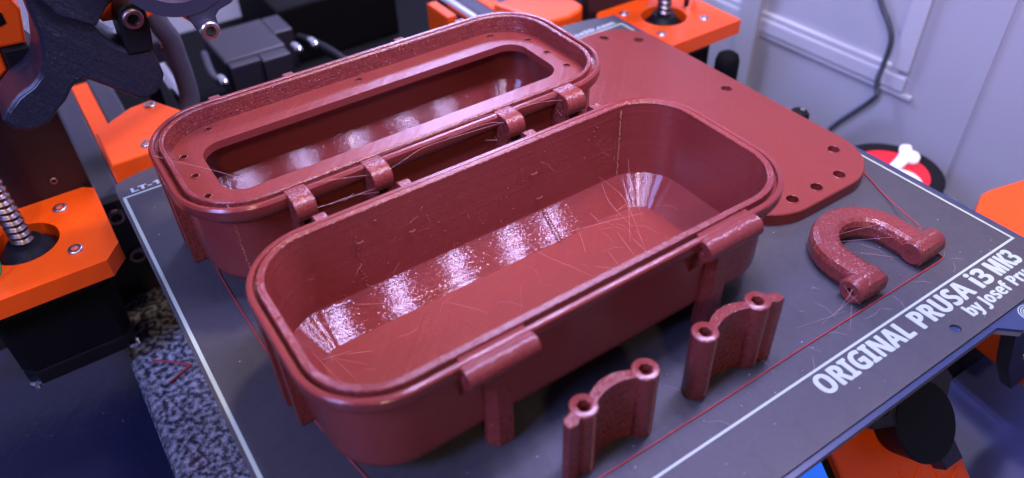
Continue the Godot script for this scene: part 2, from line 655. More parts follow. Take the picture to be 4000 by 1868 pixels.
func lamps() -> void:
	var cool := Color(0.58, 0.52, 1.0)
	var lamp := thing("unseen_led_lamp", V(34, 236, 54), "unseen long lamp of five bright bluish white LED bars over the bed, lighting the prints", "lamp")  # out of view; placed to light the prints and their sloping floors
	var hb := Builder.new()
	hb.box(V(-62, 243, 29), V(130, 250, 79), 1.0)
	part("housing", hb, M.black, lamp)
	for x in [-44.0, -1.0, 41.0, 83.0, 116.0]:
		var b := Builder.new()
		b.box(V(x - 6, 238, 34), V(x + 6, 242.5, 74), 1.0)
		part("led_tube", b, M.led, lamp)
		area("unseen_led_light", V(x, 237, 54), Vector2(12, 40), 0.0255, cool)
	var back := thing("unseen_rear_lamp", V(150, 260, -330), "unseen wide bluish LED lamp above the back of the printer, lighting the walls behind it", "lamp")  # unseen lamp, placed to brighten the back and right walls
	var rb := Builder.new()
	rb.box(V(90, 268, -370), V(210, 276, -290), 1.0)
	part("housing", rb, M.black, back)
	var rt := Builder.new()
	rt.box(V(95, 262, -365), V(205, 267.5, -295), 1.0)
	part("led_panel", rt, M.led, back)
	area("unseen_rear_light", V(150, 261, -330), Vector2(110, 70), 0.23, Color(0.46, 0.48, 1.0))
	var sd := thing("unseen_side_lamp", V(-520, 430, 120), "unseen large square bluish lamp out to the left, lighting the granite and the left faces", "lamp")  # out of view on the left; lights granite, table and left faces
	var aim := V(0.75, -0.66, -0.25).normalized()
	var sx := Transform3D(Basis(Quaternion(Vector3.UP, -aim)), V(-520, 430, 120))
	var sb := Builder.new()
	sb.xf = sx
	sb.box(V(-90, 3, -90), V(90, 12, 90), 1.0)
	part("housing", sb, M.black, sd)
	sb = Builder.new()
	sb.xf = sx
	sb.box(V(-84, 0.5, -84), V(84, 2.8, 84), 0.5)
	part("led_panel", sb, M.led, sd)
	area("unseen_side_light", V(-520, 430, 120) + aim * 1.0, Vector2(160, 160), 0.42, Color(0.29, 0.35, 1.0), aim)
	var room := thing("unseen_ceiling_lamp", V(260, 980, -60), "unseen round warm ceiling lamp above the printer, warming the light on the prints", "lamp")  # unseen, set overhead to give the prints and sheet warmer light
	var gb := Builder.new()
	gb.lathe([Vector2(0.1, 860), Vector2(50, 868), Vector2(80, 900), Vector2(80, 915), Vector2(0.1, 915)], 24, V(260, 80, -60))
	part("shade", gb, M.warm, room)
	var far := thing("unseen_ceiling_lamp", V(-420, 900, 900), "unseen small warm ceiling lamp behind the viewer, lighting the dark front walls", "lamp")  # unseen, set behind the viewer to lift the dark front walls
	gb = Builder.new()
	gb.lathe([Vector2(0.1, 860), Vector2(50, 868), Vector2(80, 900), Vector2(80, 915), Vector2(0.1, 915)], 24, V(-420, 0, 900))
	part("shade", gb, M.warm, far)
	var l := OmniLight3D.new()
	l.name = "unseen_front_light"  # light of the unseen lamp behind the viewer
	l.light_energy = 0.44
	l.light_color = Color(1.0, 0.72, 0.5).linear_to_srgb()
	l.light_size = 0.05
	l.omni_range = 8.0
	l.omni_attenuation = 2.0
	l.shadow_enabled = true
	l.position = V(-0.42, 0.85, 0.9)
	add_child(l)
	l = OmniLight3D.new()
	l.name = "unseen_ceiling_light"  # light of the unseen warm lamp overhead
	l.light_energy = 0.47
	l.light_color = Color(1.0, 0.80, 0.58).linear_to_srgb()
	l.light_size = 0.05
	l.omni_range = 8.0
	l.omni_attenuation = 2.0
	l.shadow_enabled = true
	l.position = V(0.26, 0.92, -0.06)
	add_child(l)

func setting() -> void:
	var t := Builder.new()
	t.box(V(-700, -125, -420), V(236, -105, 600))
	tag(single("dark_table", t, M.table, V(-230, -125, 90), "", "", "", "structure"), "", "")
	var mt := Builder.new()
	mt.box(V(40, -104.9, 100), V(234, -103, 420), 0.5)
	single("table_mat", mt, M.mat, V(140, -104.9, 260), "navy ribbed mat on the table below the bed's front right", "mat")
	var g := Builder.new()
	g.box(V(-150, -104.5, -400), V(238, -75, 95), 4.0)
	single("granite_slab", g, M.granite, V(44, -104.5, -150), "speckled grey granite slab under the printer", "slab")
	var bw := Builder.new()
	bw.box(V(-700, -900, -440), V(500, 900, -421))
	tag(single("back_wall", bw, M.wall, V(0, -900, -430), "", "", "", "structure"), "", "")
	var fl := Builder.new()
	fl.box(V(-900, -920, -440), V(900, -901, 1200))
	tag(single("floor", fl, M.black_matte, V(0, -920, 0), "", "", "", "structure"), "", "")
	# wainscot wall on the right, slightly turned
	var w := thing("panelled_wall", V(300, -900, 0), "pale grey wall with a raised panel moulding behind the printer", "wall")
	w.set_meta("kind", "structure")
	var yaw := Transform3D(Basis(Vector3.UP, 0.048), V(300, 0, -31))
	var b := Builder.new()
	b.xf = yaw
	b.box(V(0, -900, -700), V(18, 900, 900))
	part("wall_board", b, M.wall, w)
	# panel moulding: bottom rail, right rail, left upright, each a stepped strip
	var m1 := Builder.new()
	m1.xf = yaw
	m1.prism(PackedVector2Array([V2(-2.2, -700), V2(0.2, -700), V2(0.2, -2), V2(-2.2, -2)]), -74, -71, 0.5)
	m1.prism(PackedVector2Array([V2(-3.2, -700), V2(0.2, -700), V2(0.2, -8), V2(-3.2, -8)]), -71, -60, 1.6)
	m1.prism(PackedVector2Array([V2(-2.5, -700), V2(0.2, -700), V2(0.2, -14), V2(-2.5, -14)]), -60, -56, 0.8)
	part("panel_rail", m1, M.moulding, w)
	var m2 := Builder.new()
	m2.xf = yaw
	m2.prism(PackedVector2Array([V2(-3.2, -8), V2(0.2, -8), V2(0.2, -19), V2(-3.2, -19)]), -58, 600, 1.6)
	part("panel_stile", m2, M.moulding, w)
	var m3 := Builder.new()
	m3.xf = yaw
	m3.prism(PackedVector2Array([V2(-7, -118), V2(0.2, -118), V2(0.2, -134), V2(-7, -134)]), -900, 600, 1.2)
	part("upright_batten", m3, M.wall, w)
	for z in [29.0, 190.0]:
		var s := Builder.new()
		s.xf = yaw
		s.prism(PackedVector2Array([V2(-1.2, z), V2(0.2, z), V2(0.2, z + 5), V2(-1.2, z + 5)]), -900, 600, 0.4)
		part("board_seam", s, M.wall, w)
	# cord on the wall
	var c := Builder.new()
	c.tube(smooth_path([V(294, 60, -100), V(294, 10, -88), V(294, -20.5, -67.7), V(294, -30.7, -59), V(294, -40, -54), V(294, -55.6, -54), V(292, -65, -53.8), V(291.5, -71.5, -52.2), V(291, -74.5, -50.5), V(291, -78, -52), V(293, -87, -58), V(293, -101, -68), V(293, -110, -74), V(293, -118, -77), V(293, -150, -80), V(293, -400, -80)], 8), 1.6, 10)
	single("cord", c, M.cord, V(294, -400, -80), "dark cord hanging down the pale wall and bending at the moulding", "cord")

func V2(x: float, y: float) -> Vector2:
	return Vector2(x, y)

func z_mount(s: float, side: String) -> void:
	var cx := 163.5 * s
	var label := "orange printed motor mount at the %s of the bed, round hole in its middle" % side
	var o := thing("motor_mount", V(cx, -18, -114), label, "motor mount", "orange motor mounts")
	var b := Builder.new()
	var out := PackedVector2Array()
	for p in [V2(-30, -22), V2(-26, -25.5), V2(30, -25.5), V2(30, 29), V2(-24, 29), V2(-30, 21)]:
		out.append(V2(cx + p.x * s, -114 + p.y))
	# dense outline so that the hole is kept
	var dense := PackedVector2Array()
	for i in out.size():
		var a := out[i]
		var c := out[(i + 1) % out.size()]
		var k := maxi(1, int((a - c).length() / 5.0))
		for j in k:
			dense.append(a.lerp(c, float(j) / k))
	var hole := circle(V2(cx, -114), 12.5, 36)
	b.holed(dense, [hole], -10, 1.0)
	b.holed(dense, [hole], -18, -1.0)
	ring_wall(b, dense, -18, -10, 1.0)
	ring_wall(b, hole, -18, -10, -1.0)
	part("plate", b, M.orange, o)
	for p in [V2(-15.5, -15.5), V2(-15.5, 15.5), V2(15.5, 15.5), V2(15.5, -15.5)]:
		screw(V(cx + p.x, -10.2, -114 + p.y), 2.9, 1.0, o, Vector3.UP, "screw", null, rng.randf() * 2.0)
	var mo := thing("stepper_motor", V(cx, -62, -114), "black square stepper motor under the orange mount at the %s of the bed" % side, "motor", "black stepper motors")
	var mb := Builder.new()
	var q := PackedVector2Array()
	for p in [V2(-21, -17), V2(-17, -21), V2(17, -21), V2(21, -17), V2(21, 17), V2(17, 21), V2(-17, 21), V2(-21, 17)]:
		q.append(V2(cx + p.x, -114 + p.y))
	mb.prism(q, -54, -26, 0.6)
	part("body", mb, M.black_matte, mo)
	var fb := Builder.new()
	fb.prism(q, -26, -18.2, 0.4)
	part("front_flange", fb, M.black, mo)
	var eb := Builder.new()
	eb.prism(q, -62, -54, 1.2)
	part("end_cap", eb, M.black, mo)
	for p in [V2(-17, 17), V2(17, 17), V2(-17, -17)]:
		var g := Builder.new()
		g.lathe([Vector2(2.6, -62.5), Vector2(2.6, -60.5), Vector2(0.1, -60.0)], 10, V(cx + p.x * 1.1, 0, -114 + p.y * 1.1))
		part("bolt_end", g, M.chrome, mo)
	var cone := Builder.new()
	cone.lathe([Vector2(11.5, -18), Vector2(11, -14.5), Vector2(7.5, -11), Vector2(6.4, -9), Vector2(5, -8.8), Vector2(0.1, -8.8)], 32, V(cx, 0, -114))
	part("shaft_collar", cone, M.black, mo)
	var rod := thing("threaded_rod", V(cx, -9, -114), "steel threaded rod standing in the orange mount at the %s of the bed" % side, "threaded rod", "threaded rods")
	var rb := Builder.new()
	# trapezoid thread: a helical ridge about a core
	var turns := 60
	var prof := [[0.0, 3.1], [0.25, 4.0], [0.55, 4.0], [0.8, 3.1]]
	var segs := 20
	for i in turns:
		for k in 4:
			var p0: Array = prof[k]
			var p1: Array = prof[(k + 1) % 4]
			for j in segs:
				var q4 := []
				for e in [[p0, j], [p0, j + 1], [p1, j + 1], [p1, j]]:
					var an: float = TAU * e[1] / segs
					var yy: float = (i + e[0][0] + float(e[1]) / segs + (1.0 if e[0] == p1 and k == 3 else 0.0)) * 3.0 - 10.0
					q4.append([V(cx + cos(an) * e[0][1], yy, -114 + sin(an) * e[0][1]), V(cos(an), [0.0, -0.7, 0.0, 0.7][k] if k % 2 == 1 else (-0.6 if k == 0 else 0.6), sin(an)).normalized()])
				rb.quad(q4[0][0], q4[1][0], q4[2][0], q4[3][0], q4[0][1], q4[1][1], q4[2][1], q4[3][1], V2(0, 0), V2(0, 0), V2(0, 0), V2(0, 0))
	part("thread", rb, M.brass, rod)
	var sr := thing("guide_rod", V(cx + 19 * s, -9, -114), "smooth steel guide rod beside the threaded rod at the %s of the bed" % side, "rod", "smooth guide rods")
	var srb := Builder.new()
	srb.lathe([Vector2(4, -9.8), Vector2(4, 172), Vector2(0.1, 172)], 20, V(cx + 19 * s, 0, -114))
	part("rod", srb, M.chrome, sr)
	var core := Builder.new()
	core.lathe([Vector2(3.05, -10), Vector2(3.05, 172), Vector2(0.1, 172)], 16, V(cx, 0, -114))
	part("core", core, M.brass, rod)

func ring_wall(b: Builder, pts: PackedVector2Array, y0: float, y1: float, outward: float) -> void:
	var m := pts.size()
	var area := 0.0
	for i in m:
		area += pts[i].cross(pts[(i + 1) % m])
	var s := (1.0 if area > 0.0 else -1.0) * outward
	var en: Array[Vector2] = []
	for i in m:
		var d := (pts[(i + 1) % m] - pts[i]).normalized()
		en.append(Vector2(d.y, -d.x) * s)
	var u := 0.0
	for i in m:
		var k := (i + 1) % m
		var na := en[i]
		var nb := en[i]
		if en[(i - 1 + m) % m].dot(en[i]) > 0.75:
			na = (en[(i - 1 + m) % m] + en[i]).normalized()
		if en[k].dot(en[i]) > 0.75:
			nb = (en[k] + en[i]).normalized()
		var a := pts[i]
		var c := pts[k]
		var du := (a - c).length()
		b.quad(V(a.x, y0, a.y), V(c.x, y0, c.y), V(c.x, y1, c.y), V(a.x, y1, a.y), V(na.x, 0, na.y), V(nb.x, 0, nb.y), V(nb.x, 0, nb.y), V(na.x, 0, na.y), V2(u, y0), V2(u + du, y0), V2(u + du, y1), V2(u, y1))
		u += du

func machine() -> void:
	z_mount(-1.0, "left")
	z_mount(1.0, "right")
	# frame: one black plate with a big opening
	var fr := thing("gantry", V(0, -74.9, -141), "flat black printer frame standing behind the bed", "gantry")
	var b := Builder.new()
	b.box(V(-230, -74.9, -146), V(-134, 320, -140))
	part("left_upright", b, M.frame, fr)
	b = Builder.new()
	b.box(V(131, -74.9, -146), V(176, 320, -140))
	part("right_upright", b, M.frame, fr)
	b = Builder.new()
	b.box(V(-133.9, -74.9, -146), V(130.9, -22, -140))
	part("cross_bar", b, M.frame, fr)
	b = Builder.new()
	b.box(V(-230, 320.1, -146), V(176, 360, -140))
	part("top_bar", b, M.frame, fr)
	for p in [V2(-130.7, -29.4), V2(-129, -52.5)]:
		screw(V(p.x, p.y, -140), 4.2, 1.6, fr, Vector3.BACK, "screw", M.screw_dark)
	screw(V(-146, -3.3, -140), 1.5, 0.6, fr, Vector3.BACK, "screw", M.screw_dark)
	# aluminium profiles with an orange slot strip
	for s in [-1.0, 1.0]:
		var nm := "left" if s < 0 else "right"
		var e := thing("aluminium_profile", V(120 * s, -60, -215), "dark aluminium profile with an orange strip in its slot, running back at the %s" % nm, "profile", "dark aluminium profiles")
		var p := Builder.new()
		p.box(V(120 * s - 15, -60, -280), V(120 * s - 4.3, -30, -146.5), 1.2)
		p.box(V(120 * s + 4.3, -60, -280), V(120 * s + 15, -30, -146.5), 1.2)
		p.box(V(120 * s - 4.4, -60, -280), V(120 * s + 4.4, -33, -146.5), 0.0)
		part("rail", p, M.extrusion, e)
		p = Builder.new()
		p.box(V(120 * s - 4.2, -32.9, -276), V(120 * s + 4.2, -29.6, -147), 0.4)
		part("slot_cover", p, M.orange_smooth, e)
		var r := thing("smooth_rod", V(81 * s, -13, -190), "bright polished steel rod running back beside the %s profile" % nm, "rod", "polished steel rods")
		p = Builder.new()
		p.tube([V(81 * s, -13, -262), V(81 * s, -13, -147)], 3.2, 20)
		part("rod", p, M.chrome, r)
		if s > 0:
			p = Builder.new()
			p.box(V(68, -40, -212), V(74, -11, -188), 1.0)
			part("rod_holder", p, M.orange_smooth, r)
	# orange cable cover behind the bed, left
	var cc := thing("cable_cover", V(-106, -6, -140), "faceted orange cable cover with two screws behind the bed's left corner", "cover")
	b = Builder.new()
	b.prism(PackedVector2Array([V2(-124.2, -123.5), V2(-124.3, -152), V2(-116.6, -158.7), V2(-107, -165.2), V2(-97.5, -166.5), V2(-89, -149.5), V2(-84, -123.5)]), -5.5, 5, 1.0)
	part("shell", b, M.orange, cc)
	screw(V(-99, 4.8, -161), 2.7, 1.2, cc, Vector3.UP, "screw", null, 0.4)
	screw(V(-108.2, 4.8, -130), 2.7, 1.2, cc, Vector3.UP, "screw", null, 0.9)
	# orange block behind the bed, right
	var ob := thing("belt_holder", V(115, -40, -150), "blurred orange block behind the bed's right rear corner", "bracket")
	b = Builder.new()
	b.prism(PackedVector2Array([V2(88, -170), V2(128, -170), V2(126, -139), V2(121.5, -134.5), V2(112, -132), V2(98.5, -134)]), -21.5, -2, 1.4)
	part("block", b, M.orange, ob)
	b = Builder.new()
	b.box(V(95, -60, -168), V(122, -21.6, -147), 0.6)
	part("foot", b, M.orange, ob)
	# y motor far behind
	var ym := thing("belt_motor", V(-25, -60, -272), "grey blue square motor with shiny bolts at the back of the printer", "motor")
	b = Builder.new()
	b.box(V(-45, -58, -296), V(-8, -30, -252), 1.5)
	part("body", b, M.motor, ym)
	b = Builder.new()
	b.box(V(-44, -60, -251.9), V(-26, -31.2, -245), 0.8)
	b.box(V(-25.8, -60, -251.9), V(-9, -31.2, -242), 0.8)
	part("end_plate", b, M.motor, ym)
	b = Builder.new()
	b.box(V(-7.8, -58, -297), V(4, -31, -272), 0.8)
	part("bracket", b, M.motor, ym)
	for q in [V(-4.5, -29, -243), V(6, -29, -243.5), V(-52.8, -29, -231)]:
		b = Builder.new()
		b.tube([q + V(0, -1.0, -4), q, q + V(0, -1, 4)], 2.3, 12)
		b.blob(q + V(0, -0.5, 4), V(2.3, 2.3, 2.3))
		part("bolt", b, M.chrome, ym)
	b = Builder.new()
	b.tube(smooth_path([V(8, -40, -275), V(10, -36, -255), V(14, -36, -235), V(20, -42, -215), V(28, -60, -200)]), 3.0, 10)
	part("cable", b, M.black, ym)
	b = Builder.new()
	b.tube(smooth_path([V(-50, -34, -278), V(-54, -34, -250), V(-53, -33, -236)]), 2.2, 10)
	part("cable", b, M.sleeve, ym)
	# plain black sheet where the ground behind the frame is dark
	b = Builder.new()
	b.box(V(-149, -74.8, -398), V(236, -70, -146.2), 1.0)
	single("dark_rear_sheet", b, M.black_matte, V(40, -74.8, -270), "flat black sheet for the dark ground under the back half of the printer", "board")
	b = Builder.new()
	b.box(V(4, -69.9, -392), V(86, -30, -300), 2.0)
	b.box(V(86.1, -69.9, -392), V(88, -34, -300), 0.5)
	single("power_supply", b, M.black_matte, V(45, -69.9, -345), "black box shaped power supply at the far back between the profiles", "power supply")
	# grey part behind the fan arm
	var gp := thing("rear_bracket", V(-82, -69.9, -215), "pale grey bracket with a round bolt behind the print head", "bracket")
	b = Builder.new()
	b.box(V(-96, 4, -214), V(-79, 15.5, -200), 1.0)
	part("plate", b, M.motor, gp)
	b = Builder.new()
	b.box(V(-94, -69.9, -212), V(-88, 3.9, -204), 0.5)
	part("post", b, M.black, gp)
	b = Builder.new()
	b.blob(V(-80.5, 12.5, -200), V(2.4, 2.4, 1.5))
	part("bolt", b, M.chrome, gp)
	# braided cable sleeve
	b = Builder.new()
	b.tube(smooth_path([V(-86, 90, -176), V(-84.6, 50, -173), V(-83.0, 36, -170), V(-80.6, 28, -170), V(-80.3, 19, -170), V(-80.2, 9, -170), V(-81.2, -2, -169), V(-86, -10, -166), V(-96, -14, -160)], 10), 4.4, 16)
	single("cable_sleeve", b, M.sleeve, V(-82, -14, -170), "thick grey braided cable sleeve coming up behind the orange cover", "cable")
	# small black things on the right of the bed
	var kb := Builder.new()
	kb.lathe([Vector2(4.5, -60), Vector2(4.5, -28), Vector2(6.2, -25), Vector2(6.2, -14), Vector2(5.2, -11), Vector2(3, -9.6), Vector2(0.1, -9.4)], 20, V(160.5, 0, -62))
	single("rubber_foot", kb, M.black_matte, V(160.5, -60, -62), "rounded black rubber post beside the bed, below the right mount", "post")
	var bo := thing("bed_bolt", V(147, -20, -4), "small black round bolt with a bright pin at the bed's right edge", "bolt")
	kb = Builder.new()
	kb.lathe([Vector2(4.6, -24), Vector2(4.6, -12), Vector2(3.6, -10.6), Vector2(0.1, -10.2)], 18, V(146.5, 0, -4))
	part("head", kb, M.black, bo)
	kb = Builder.new()
	kb.tube([V(131, -14, -16), V(144, -13.5, -6)], 2.4, 12)
	part("arm", kb, M.black, bo)
	kb = Builder.new()
	kb.lathe([Vector2(1.1, -10.2), Vector2(1.1, -9.4), Vector2(0.1, -9.2)], 10, V(147.2, 0, -3.2))
	part("pin", kb, M.screw, bo)

func build_plate() -> void:
	var o := thing("print_sheet", V(0, -0.8, 2), "dark grey steel print sheet with a thin white border and white lettering", "print sheet")
	var out := PackedVector2Array([V2(-126.8, 123.6), V2(127, 123.6), V2(127, -111), V2(125.5, -114.5), V2(120, -117.5), V2(112, -119.5), V2(100, -121), V2(-100, -121), V2(-113, -120), V2(-121, -118.5), V2(-125.4, -116.3), V2(-126.8, -112)])
	var dense := PackedVector2Array()
	for i in out.size():
		var a := out[i]
		var c := out[(i + 1) % out.size()]
		var k := maxi(1, int((a - c).length() / 6.0))
		for j in k:
			dense.append(a.lerp(c, float(j) / k))
	var hole := circle(V2(71.1, 118.6), 1.75, 20)
	var b := Builder.new()
	b.holed(dense, [hole], 0, 1.0)
	b.holed(dense, [hole], -0.8, -1.0)
	ring_wall(b, dense, -0.8, 0, 1.0)
	ring_wall(b, hole, -0.8, 0, -1.0)
	part("sheet", b, M.sheet, o)
	for r in [[-125.5, -105.45, 125.5, -104.55], [-125.5, 104.6, 125.5, 105.4], [-125.6, -104.5, -124.4, 104.55], [124.6, -104.5, 125.4, 104.55]]:
		var l := Builder.new()
		l.box(V(r[0], 0.02, r[1]), V(r[2], 0.1, r[3]))
		part("border_line", l, M.white_ink, o)
	text("ORIGINAL", 18.9, 59.6, 113.3, 6.8, o, M.white_ink)
	text("PRUSA", 63.3, 90.6, 113.3, 6.8, o, M.white_ink)
	text("i3", 94.0, 101.4, 113.3, 6.8, o, M.white_ink)
	text("MK3", 104.0, 117.3, 113.3, 6.8, o, M.white_ink)
	text("by Josef Prusa", 80.2, 118.6, 118.9, 4.3, o, M.white_ink, "lettering", true, 0.15)
	text("LT-11", -121.6, -107.6, -106.9, 2.9, o, M.grey_ink, "lettering", true, 0.08)
	text("prusa3D.com", 88.0, 122.3, -106.9, 2.9, o, M.grey_ink, "lettering", true, 0.08)
	var h := thing("heated_bed", V(0, -5, 0), "dark heated bed board with reflected blue in its colour under the print sheet, its edge showing at the front", "heated bed")
	b = Builder.new()
	b.prism(PackedVector2Array([V2(-125.5, 125.4), V2(82.5, 125.4), V2(88, 130.6), V2(112, 130.6), V2(117, 125.4), V2(129.5, 125.4), V2(129.5, -117), V2(-125.5, -117)]), -1.9, -0.82, 0.0)
	part("board", b, M.board, h)
	b = Builder.new()
	b.prism(PackedVector2Array([V2(-125.3, 125.1), V2(82.6, 125.1), V2(88.1, 130.3), V2(111.9, 130.3), V2(116.9, 125.1), V2(129.2, 125.1), V2(129.2, -116.8), V2(-125.3, -116.8)]), -4.0, -1.91, 0.0)
	part("insulation", b, M.board_edge, h)
	# the fingerprint-like mark on the front tab: nested arcs
	var k := Builder.new()
	for i in 5:
		var rr := 0.5 + i * 0.75
		var path := []
		for j in 21:
			var a := lerpf(PI * 0.95, PI * 2.15, j / 20.0)
			path.append(V(96.6 + cos(a) * rr, -0.78, 127.7 + sin(a) * rr * 0.95))
		k.tube(path, 0.17, 6)
	part("printed_mark", k, M.white_ink, h)
	b = Builder.new()
	for i in 150:
		var sp := rng.randf_range(0.06, 0.2)
		b.blob(V(rng.randf_range(-120, 122), 0.02, rng.randf_range(78, 122) if i % 2 == 0 else rng.randf_range(-100, 122)), V(sp * 1.4, sp * 0.5, sp))
	for i in 26:
		var a := V(rng.randf_range(-20, 110), 0.1, rng.randf_range(76, 104))
		var an := rng.randf_range(0, TAU)
		var l := rng.randf_range(2, 9)
		b.tube([a, a + V(cos(an) * l * 0.5, 0.25, sin(an) * l * 0.5), a + V(cos(an + 0.2) * l, 0.0, sin(an + 0.2) * l)], 0.035, 4, 0.5)
	part("lint", b, M.dust, o, "stuff")
	# carriage under the bed
	b = Builder.new()
	b.box(V(-100, -14, -90), V(100, -8, 90), 1.0)
	b.box(V(-60, -7.9, -100), V(-50, -4.1, 100), 0.0)
	b.box(V(50, -7.9, -100), V(60, -4.1, 100), 0.0)
	single("bed_carriage", b, M.black, V(0, -14, 0), "black metal carriage carrying the heated bed", "carriage")
	b = Builder.new()
	b.box(V(-105, -75, 60), V(-60, -16, 90), 2.0)
	b.box(V(-60, -75, 68), V(60, -40, 84), 2.0)
	b.box(V(60, -75, 60), V(105, -16, 90), 2.0)
	single("front_frame", b, M.black, V(0, -75, 75), "black lower frame of the printer under the bed's front", "frame")

# ---------------------------------------------------------------- the two halves of the box

func tray(rear: bool) -> void:
	var x0 := -113.8 if rear else -110.3
	var x1 := 46.9 if rear else 46.7
	var z0 := -83.1 if rear else 3.1
	var z1 := -12.4 if rear else 74.3
	var r := 23.8 if rear else 22.0
	var cx := (x0 + x1) / 2
	var cz := (z0 + z1) / 2
	var label := "rear dark red printed box half, with a drilled inner flange around its opening" if rear else "front dark red printed box half, open on top with plain sloping floor edges"
	var o := thing("box_half", V(cx, 0.02, cz), label, "box")
	var line := func(d: float) -> Array: return rounded(x0, x1, z0, z1, r, d, 16, 12)
	# outside and rim
	var b := Builder.new()
	var outer := [Vector2(12.6, 0.05), Vector2(11.6, 0.3), Vector2(4.4, 9.0), Vector2(3.7, 11.0), Vector2(3.6, 13.0), Vector2(3.6, 33.2), Vector2(0.25, 36.6), Vector2(0.0, 37.2), Vector2(0.0, 40.2), Vector2(0.3, 40.6)]
	if not rear:
		outer.append_array([Vector2(0.5, 40.7), Vector2(1.7, 40.7), Vector2(1.85, 40.5)])
	else:
		outer.append_array([Vector2(0.6, 41.0), Vector2(1.5, 41.0), Vector2(1.8, 40.7)])
	b.sweep(line, outer)
	part("outer_wall", b, M.print_wall, o)
	b = Builder.new()
	if rear:
		b.sweep(line, [Vector2(1.8, 40.7), Vector2(1.85, 38.8), Vector2(3.45, 38.8), Vector2(3.5, 41.0), Vector2(3.8, 41.3), Vector2(4.7, 41.3), Vector2(5.0, 41.0), Vector2(5.1, 34.5)])
	else:
		b.sweep(line, [Vector2(1.85, 40.5), Vector2(1.9, 39.0), Vector2(2.9, 39.0), Vector2(2.95, 41.3), Vector2(3.15, 41.5), Vector2(4.85, 41.5), Vector2(5.1, 41.2)])
	part("seal_ridge", b, M.print_rough, o)
	b = Builder.new()
	var top := 31.5 if rear else 41.1
	b.sweep(line, [Vector2(5.1 if not rear else 5.4, top), Vector2(5.4, 14.0), Vector2(5.45, 12.4)])
	part("inner_wall", b, M.print_wall, o)
	b = Builder.new()
	b.sweep(line, [Vector2(5.45, 12.4), Vector2(6.0, 11.6), Vector2(14.0, 3.2)])
	part("floor_slope", b, M.print, o)
	b = Builder.new()
	b.cap(pts_of(rounded(x0, x1, z0, z1, r, 13.9)), 3.15, 1.0)
	b.cap(pts_of(rounded(x0, x1, z0, z1, r, 12.6)), 0.05, -1.0)
	part("floor", b, M.print_top, o)
	if rear:
		var outl := pts_of(rounded(x0, x1, z0, z1, r, 4.9, 16, 40))
		var open := pts_of(rounded(-98.5, 32.5, -65.2, -32.6, 8.0, 0.0, 10, 30))
		var holes := [open]
		for h in [V2(-91.6, -74.6), V2(-33.3, -74.6), V2(26.5, -74.6), V2(-104, -62.4), V2(-104, -49.2), V2(-104, -35.9), V2(37, -62.4), V2(37, -49.2), V2(37, -35.9), V2(-91.6, -23.4), V2(-33.3, -23.4), V2(26.5, -23.4)]:
			holes.append(circle(h, 1.35, 14))
		b = Builder.new()
		b.holed(outl, holes, 34.5, 1.0)
		b.holed(outl, holes, 31.6, -1.0)
		for h in holes:
			ring_wall(b, h, 31.6, 34.5, -1.0)
		part("flange", b, M.print_top, o)
		# raised burrs round the holes
		for h in range(1, holes.size()):
			var c: PackedVector2Array = holes[h]
			var q := Builder.new()
			var path := []
			for i in c.size() + 1:
				path.append(V(c[i % c.size()].x, 34.5 + rng.randf_range(0.0, 0.12), c[i % c.size()].y))
			q.tube(path, 0.28, 6)
			part("hole_burr", q, M.print_rough, o)
	# ribs standing on the bed, flush with the rim
	var ribs := []
	if rear:
		ribs = [[-113.4, -109, -64.5, -60.5], [-113.4, -109, -54.4, -50.4], [42, 46.5, -64.5, -60.5], [42, 46.5, -44.4, -40.4]]
	else:
		ribs = [[-110, -105.5, 22.5, 27.3], [-109.4, -105.5, 31.6, 36.2], [42, 46.4, 22.5, 27.3], [42, 46.4, 44, 48.5]]
	for q in ribs:
		var k := Builder.new()
		k.box(V(q[0], 0.1, q[2]), V(q[1], 36.5, q[3]), 0.5)
		part("rib", k, M.print_rough, o)
	var lug := Builder.new()
	if rear:
		# four square hinge arms on the front, each a bent arm with two legs below
		for x in [-82.2, -56.6, -6.4, 19.0]:
			var wide := 3.4 if x != 19.0 else 4.0
			lug = Builder.new()
			lug.xf = Transform3D(Basis(Vector3(0, 0, 1), Vector3(1, 0, 0), Vector3(0, 1, 0)), V(x - wide, 0, 0))
			# polygon in (z, y): arm reaching over the rim and bending down
			lug.xf = Transform3D(Basis(Vector3(0, 0, 1), Vector3(1, 0, 0), Vector3(0, 1, 0)), V(x, 0, 0))
			lug.prism(PackedVector2Array([V2(-15.5, 36), V2(-15.5, 40.9), V2(-13.6, 41.3), V2(-8.6, 41.4), V2(-6.8, 40.6), V2(-5.8, 38.8), V2(-5.8, 35.4), V2(-7.2, 33.6), V2(-9.6, 33.0), V2(-12.5, 33)]), -wide, wide, 0.4)
			part("hinge_arm", lug, M.print_rough, o)
			for sx in [-1.0, 1.0]:
				var leg := Builder.new()
				leg.xf = lug.xf
				leg.prism(PackedVector2Array([V2(-16.2, 2), V2(-16.2, 36.4), V2(-12.5, 33.2), V2(-7.6, 33.2), V2(-7.4, 29), V2(-13.6, 4)]), sx * (wide - 1.1) - 1.0, sx * (wide - 1.1) + 1.0, 0.25)
				part("hinge_leg", leg, M.print_rough, o)
		for x in [-84.6, -56.6, -9.8, 18.2]:
			hinge_lug(x, z0, o)
	else:
		for x in [-81.0, -53.2, -6.5, 21.4]:
			hinge_lug(x, z0, o)
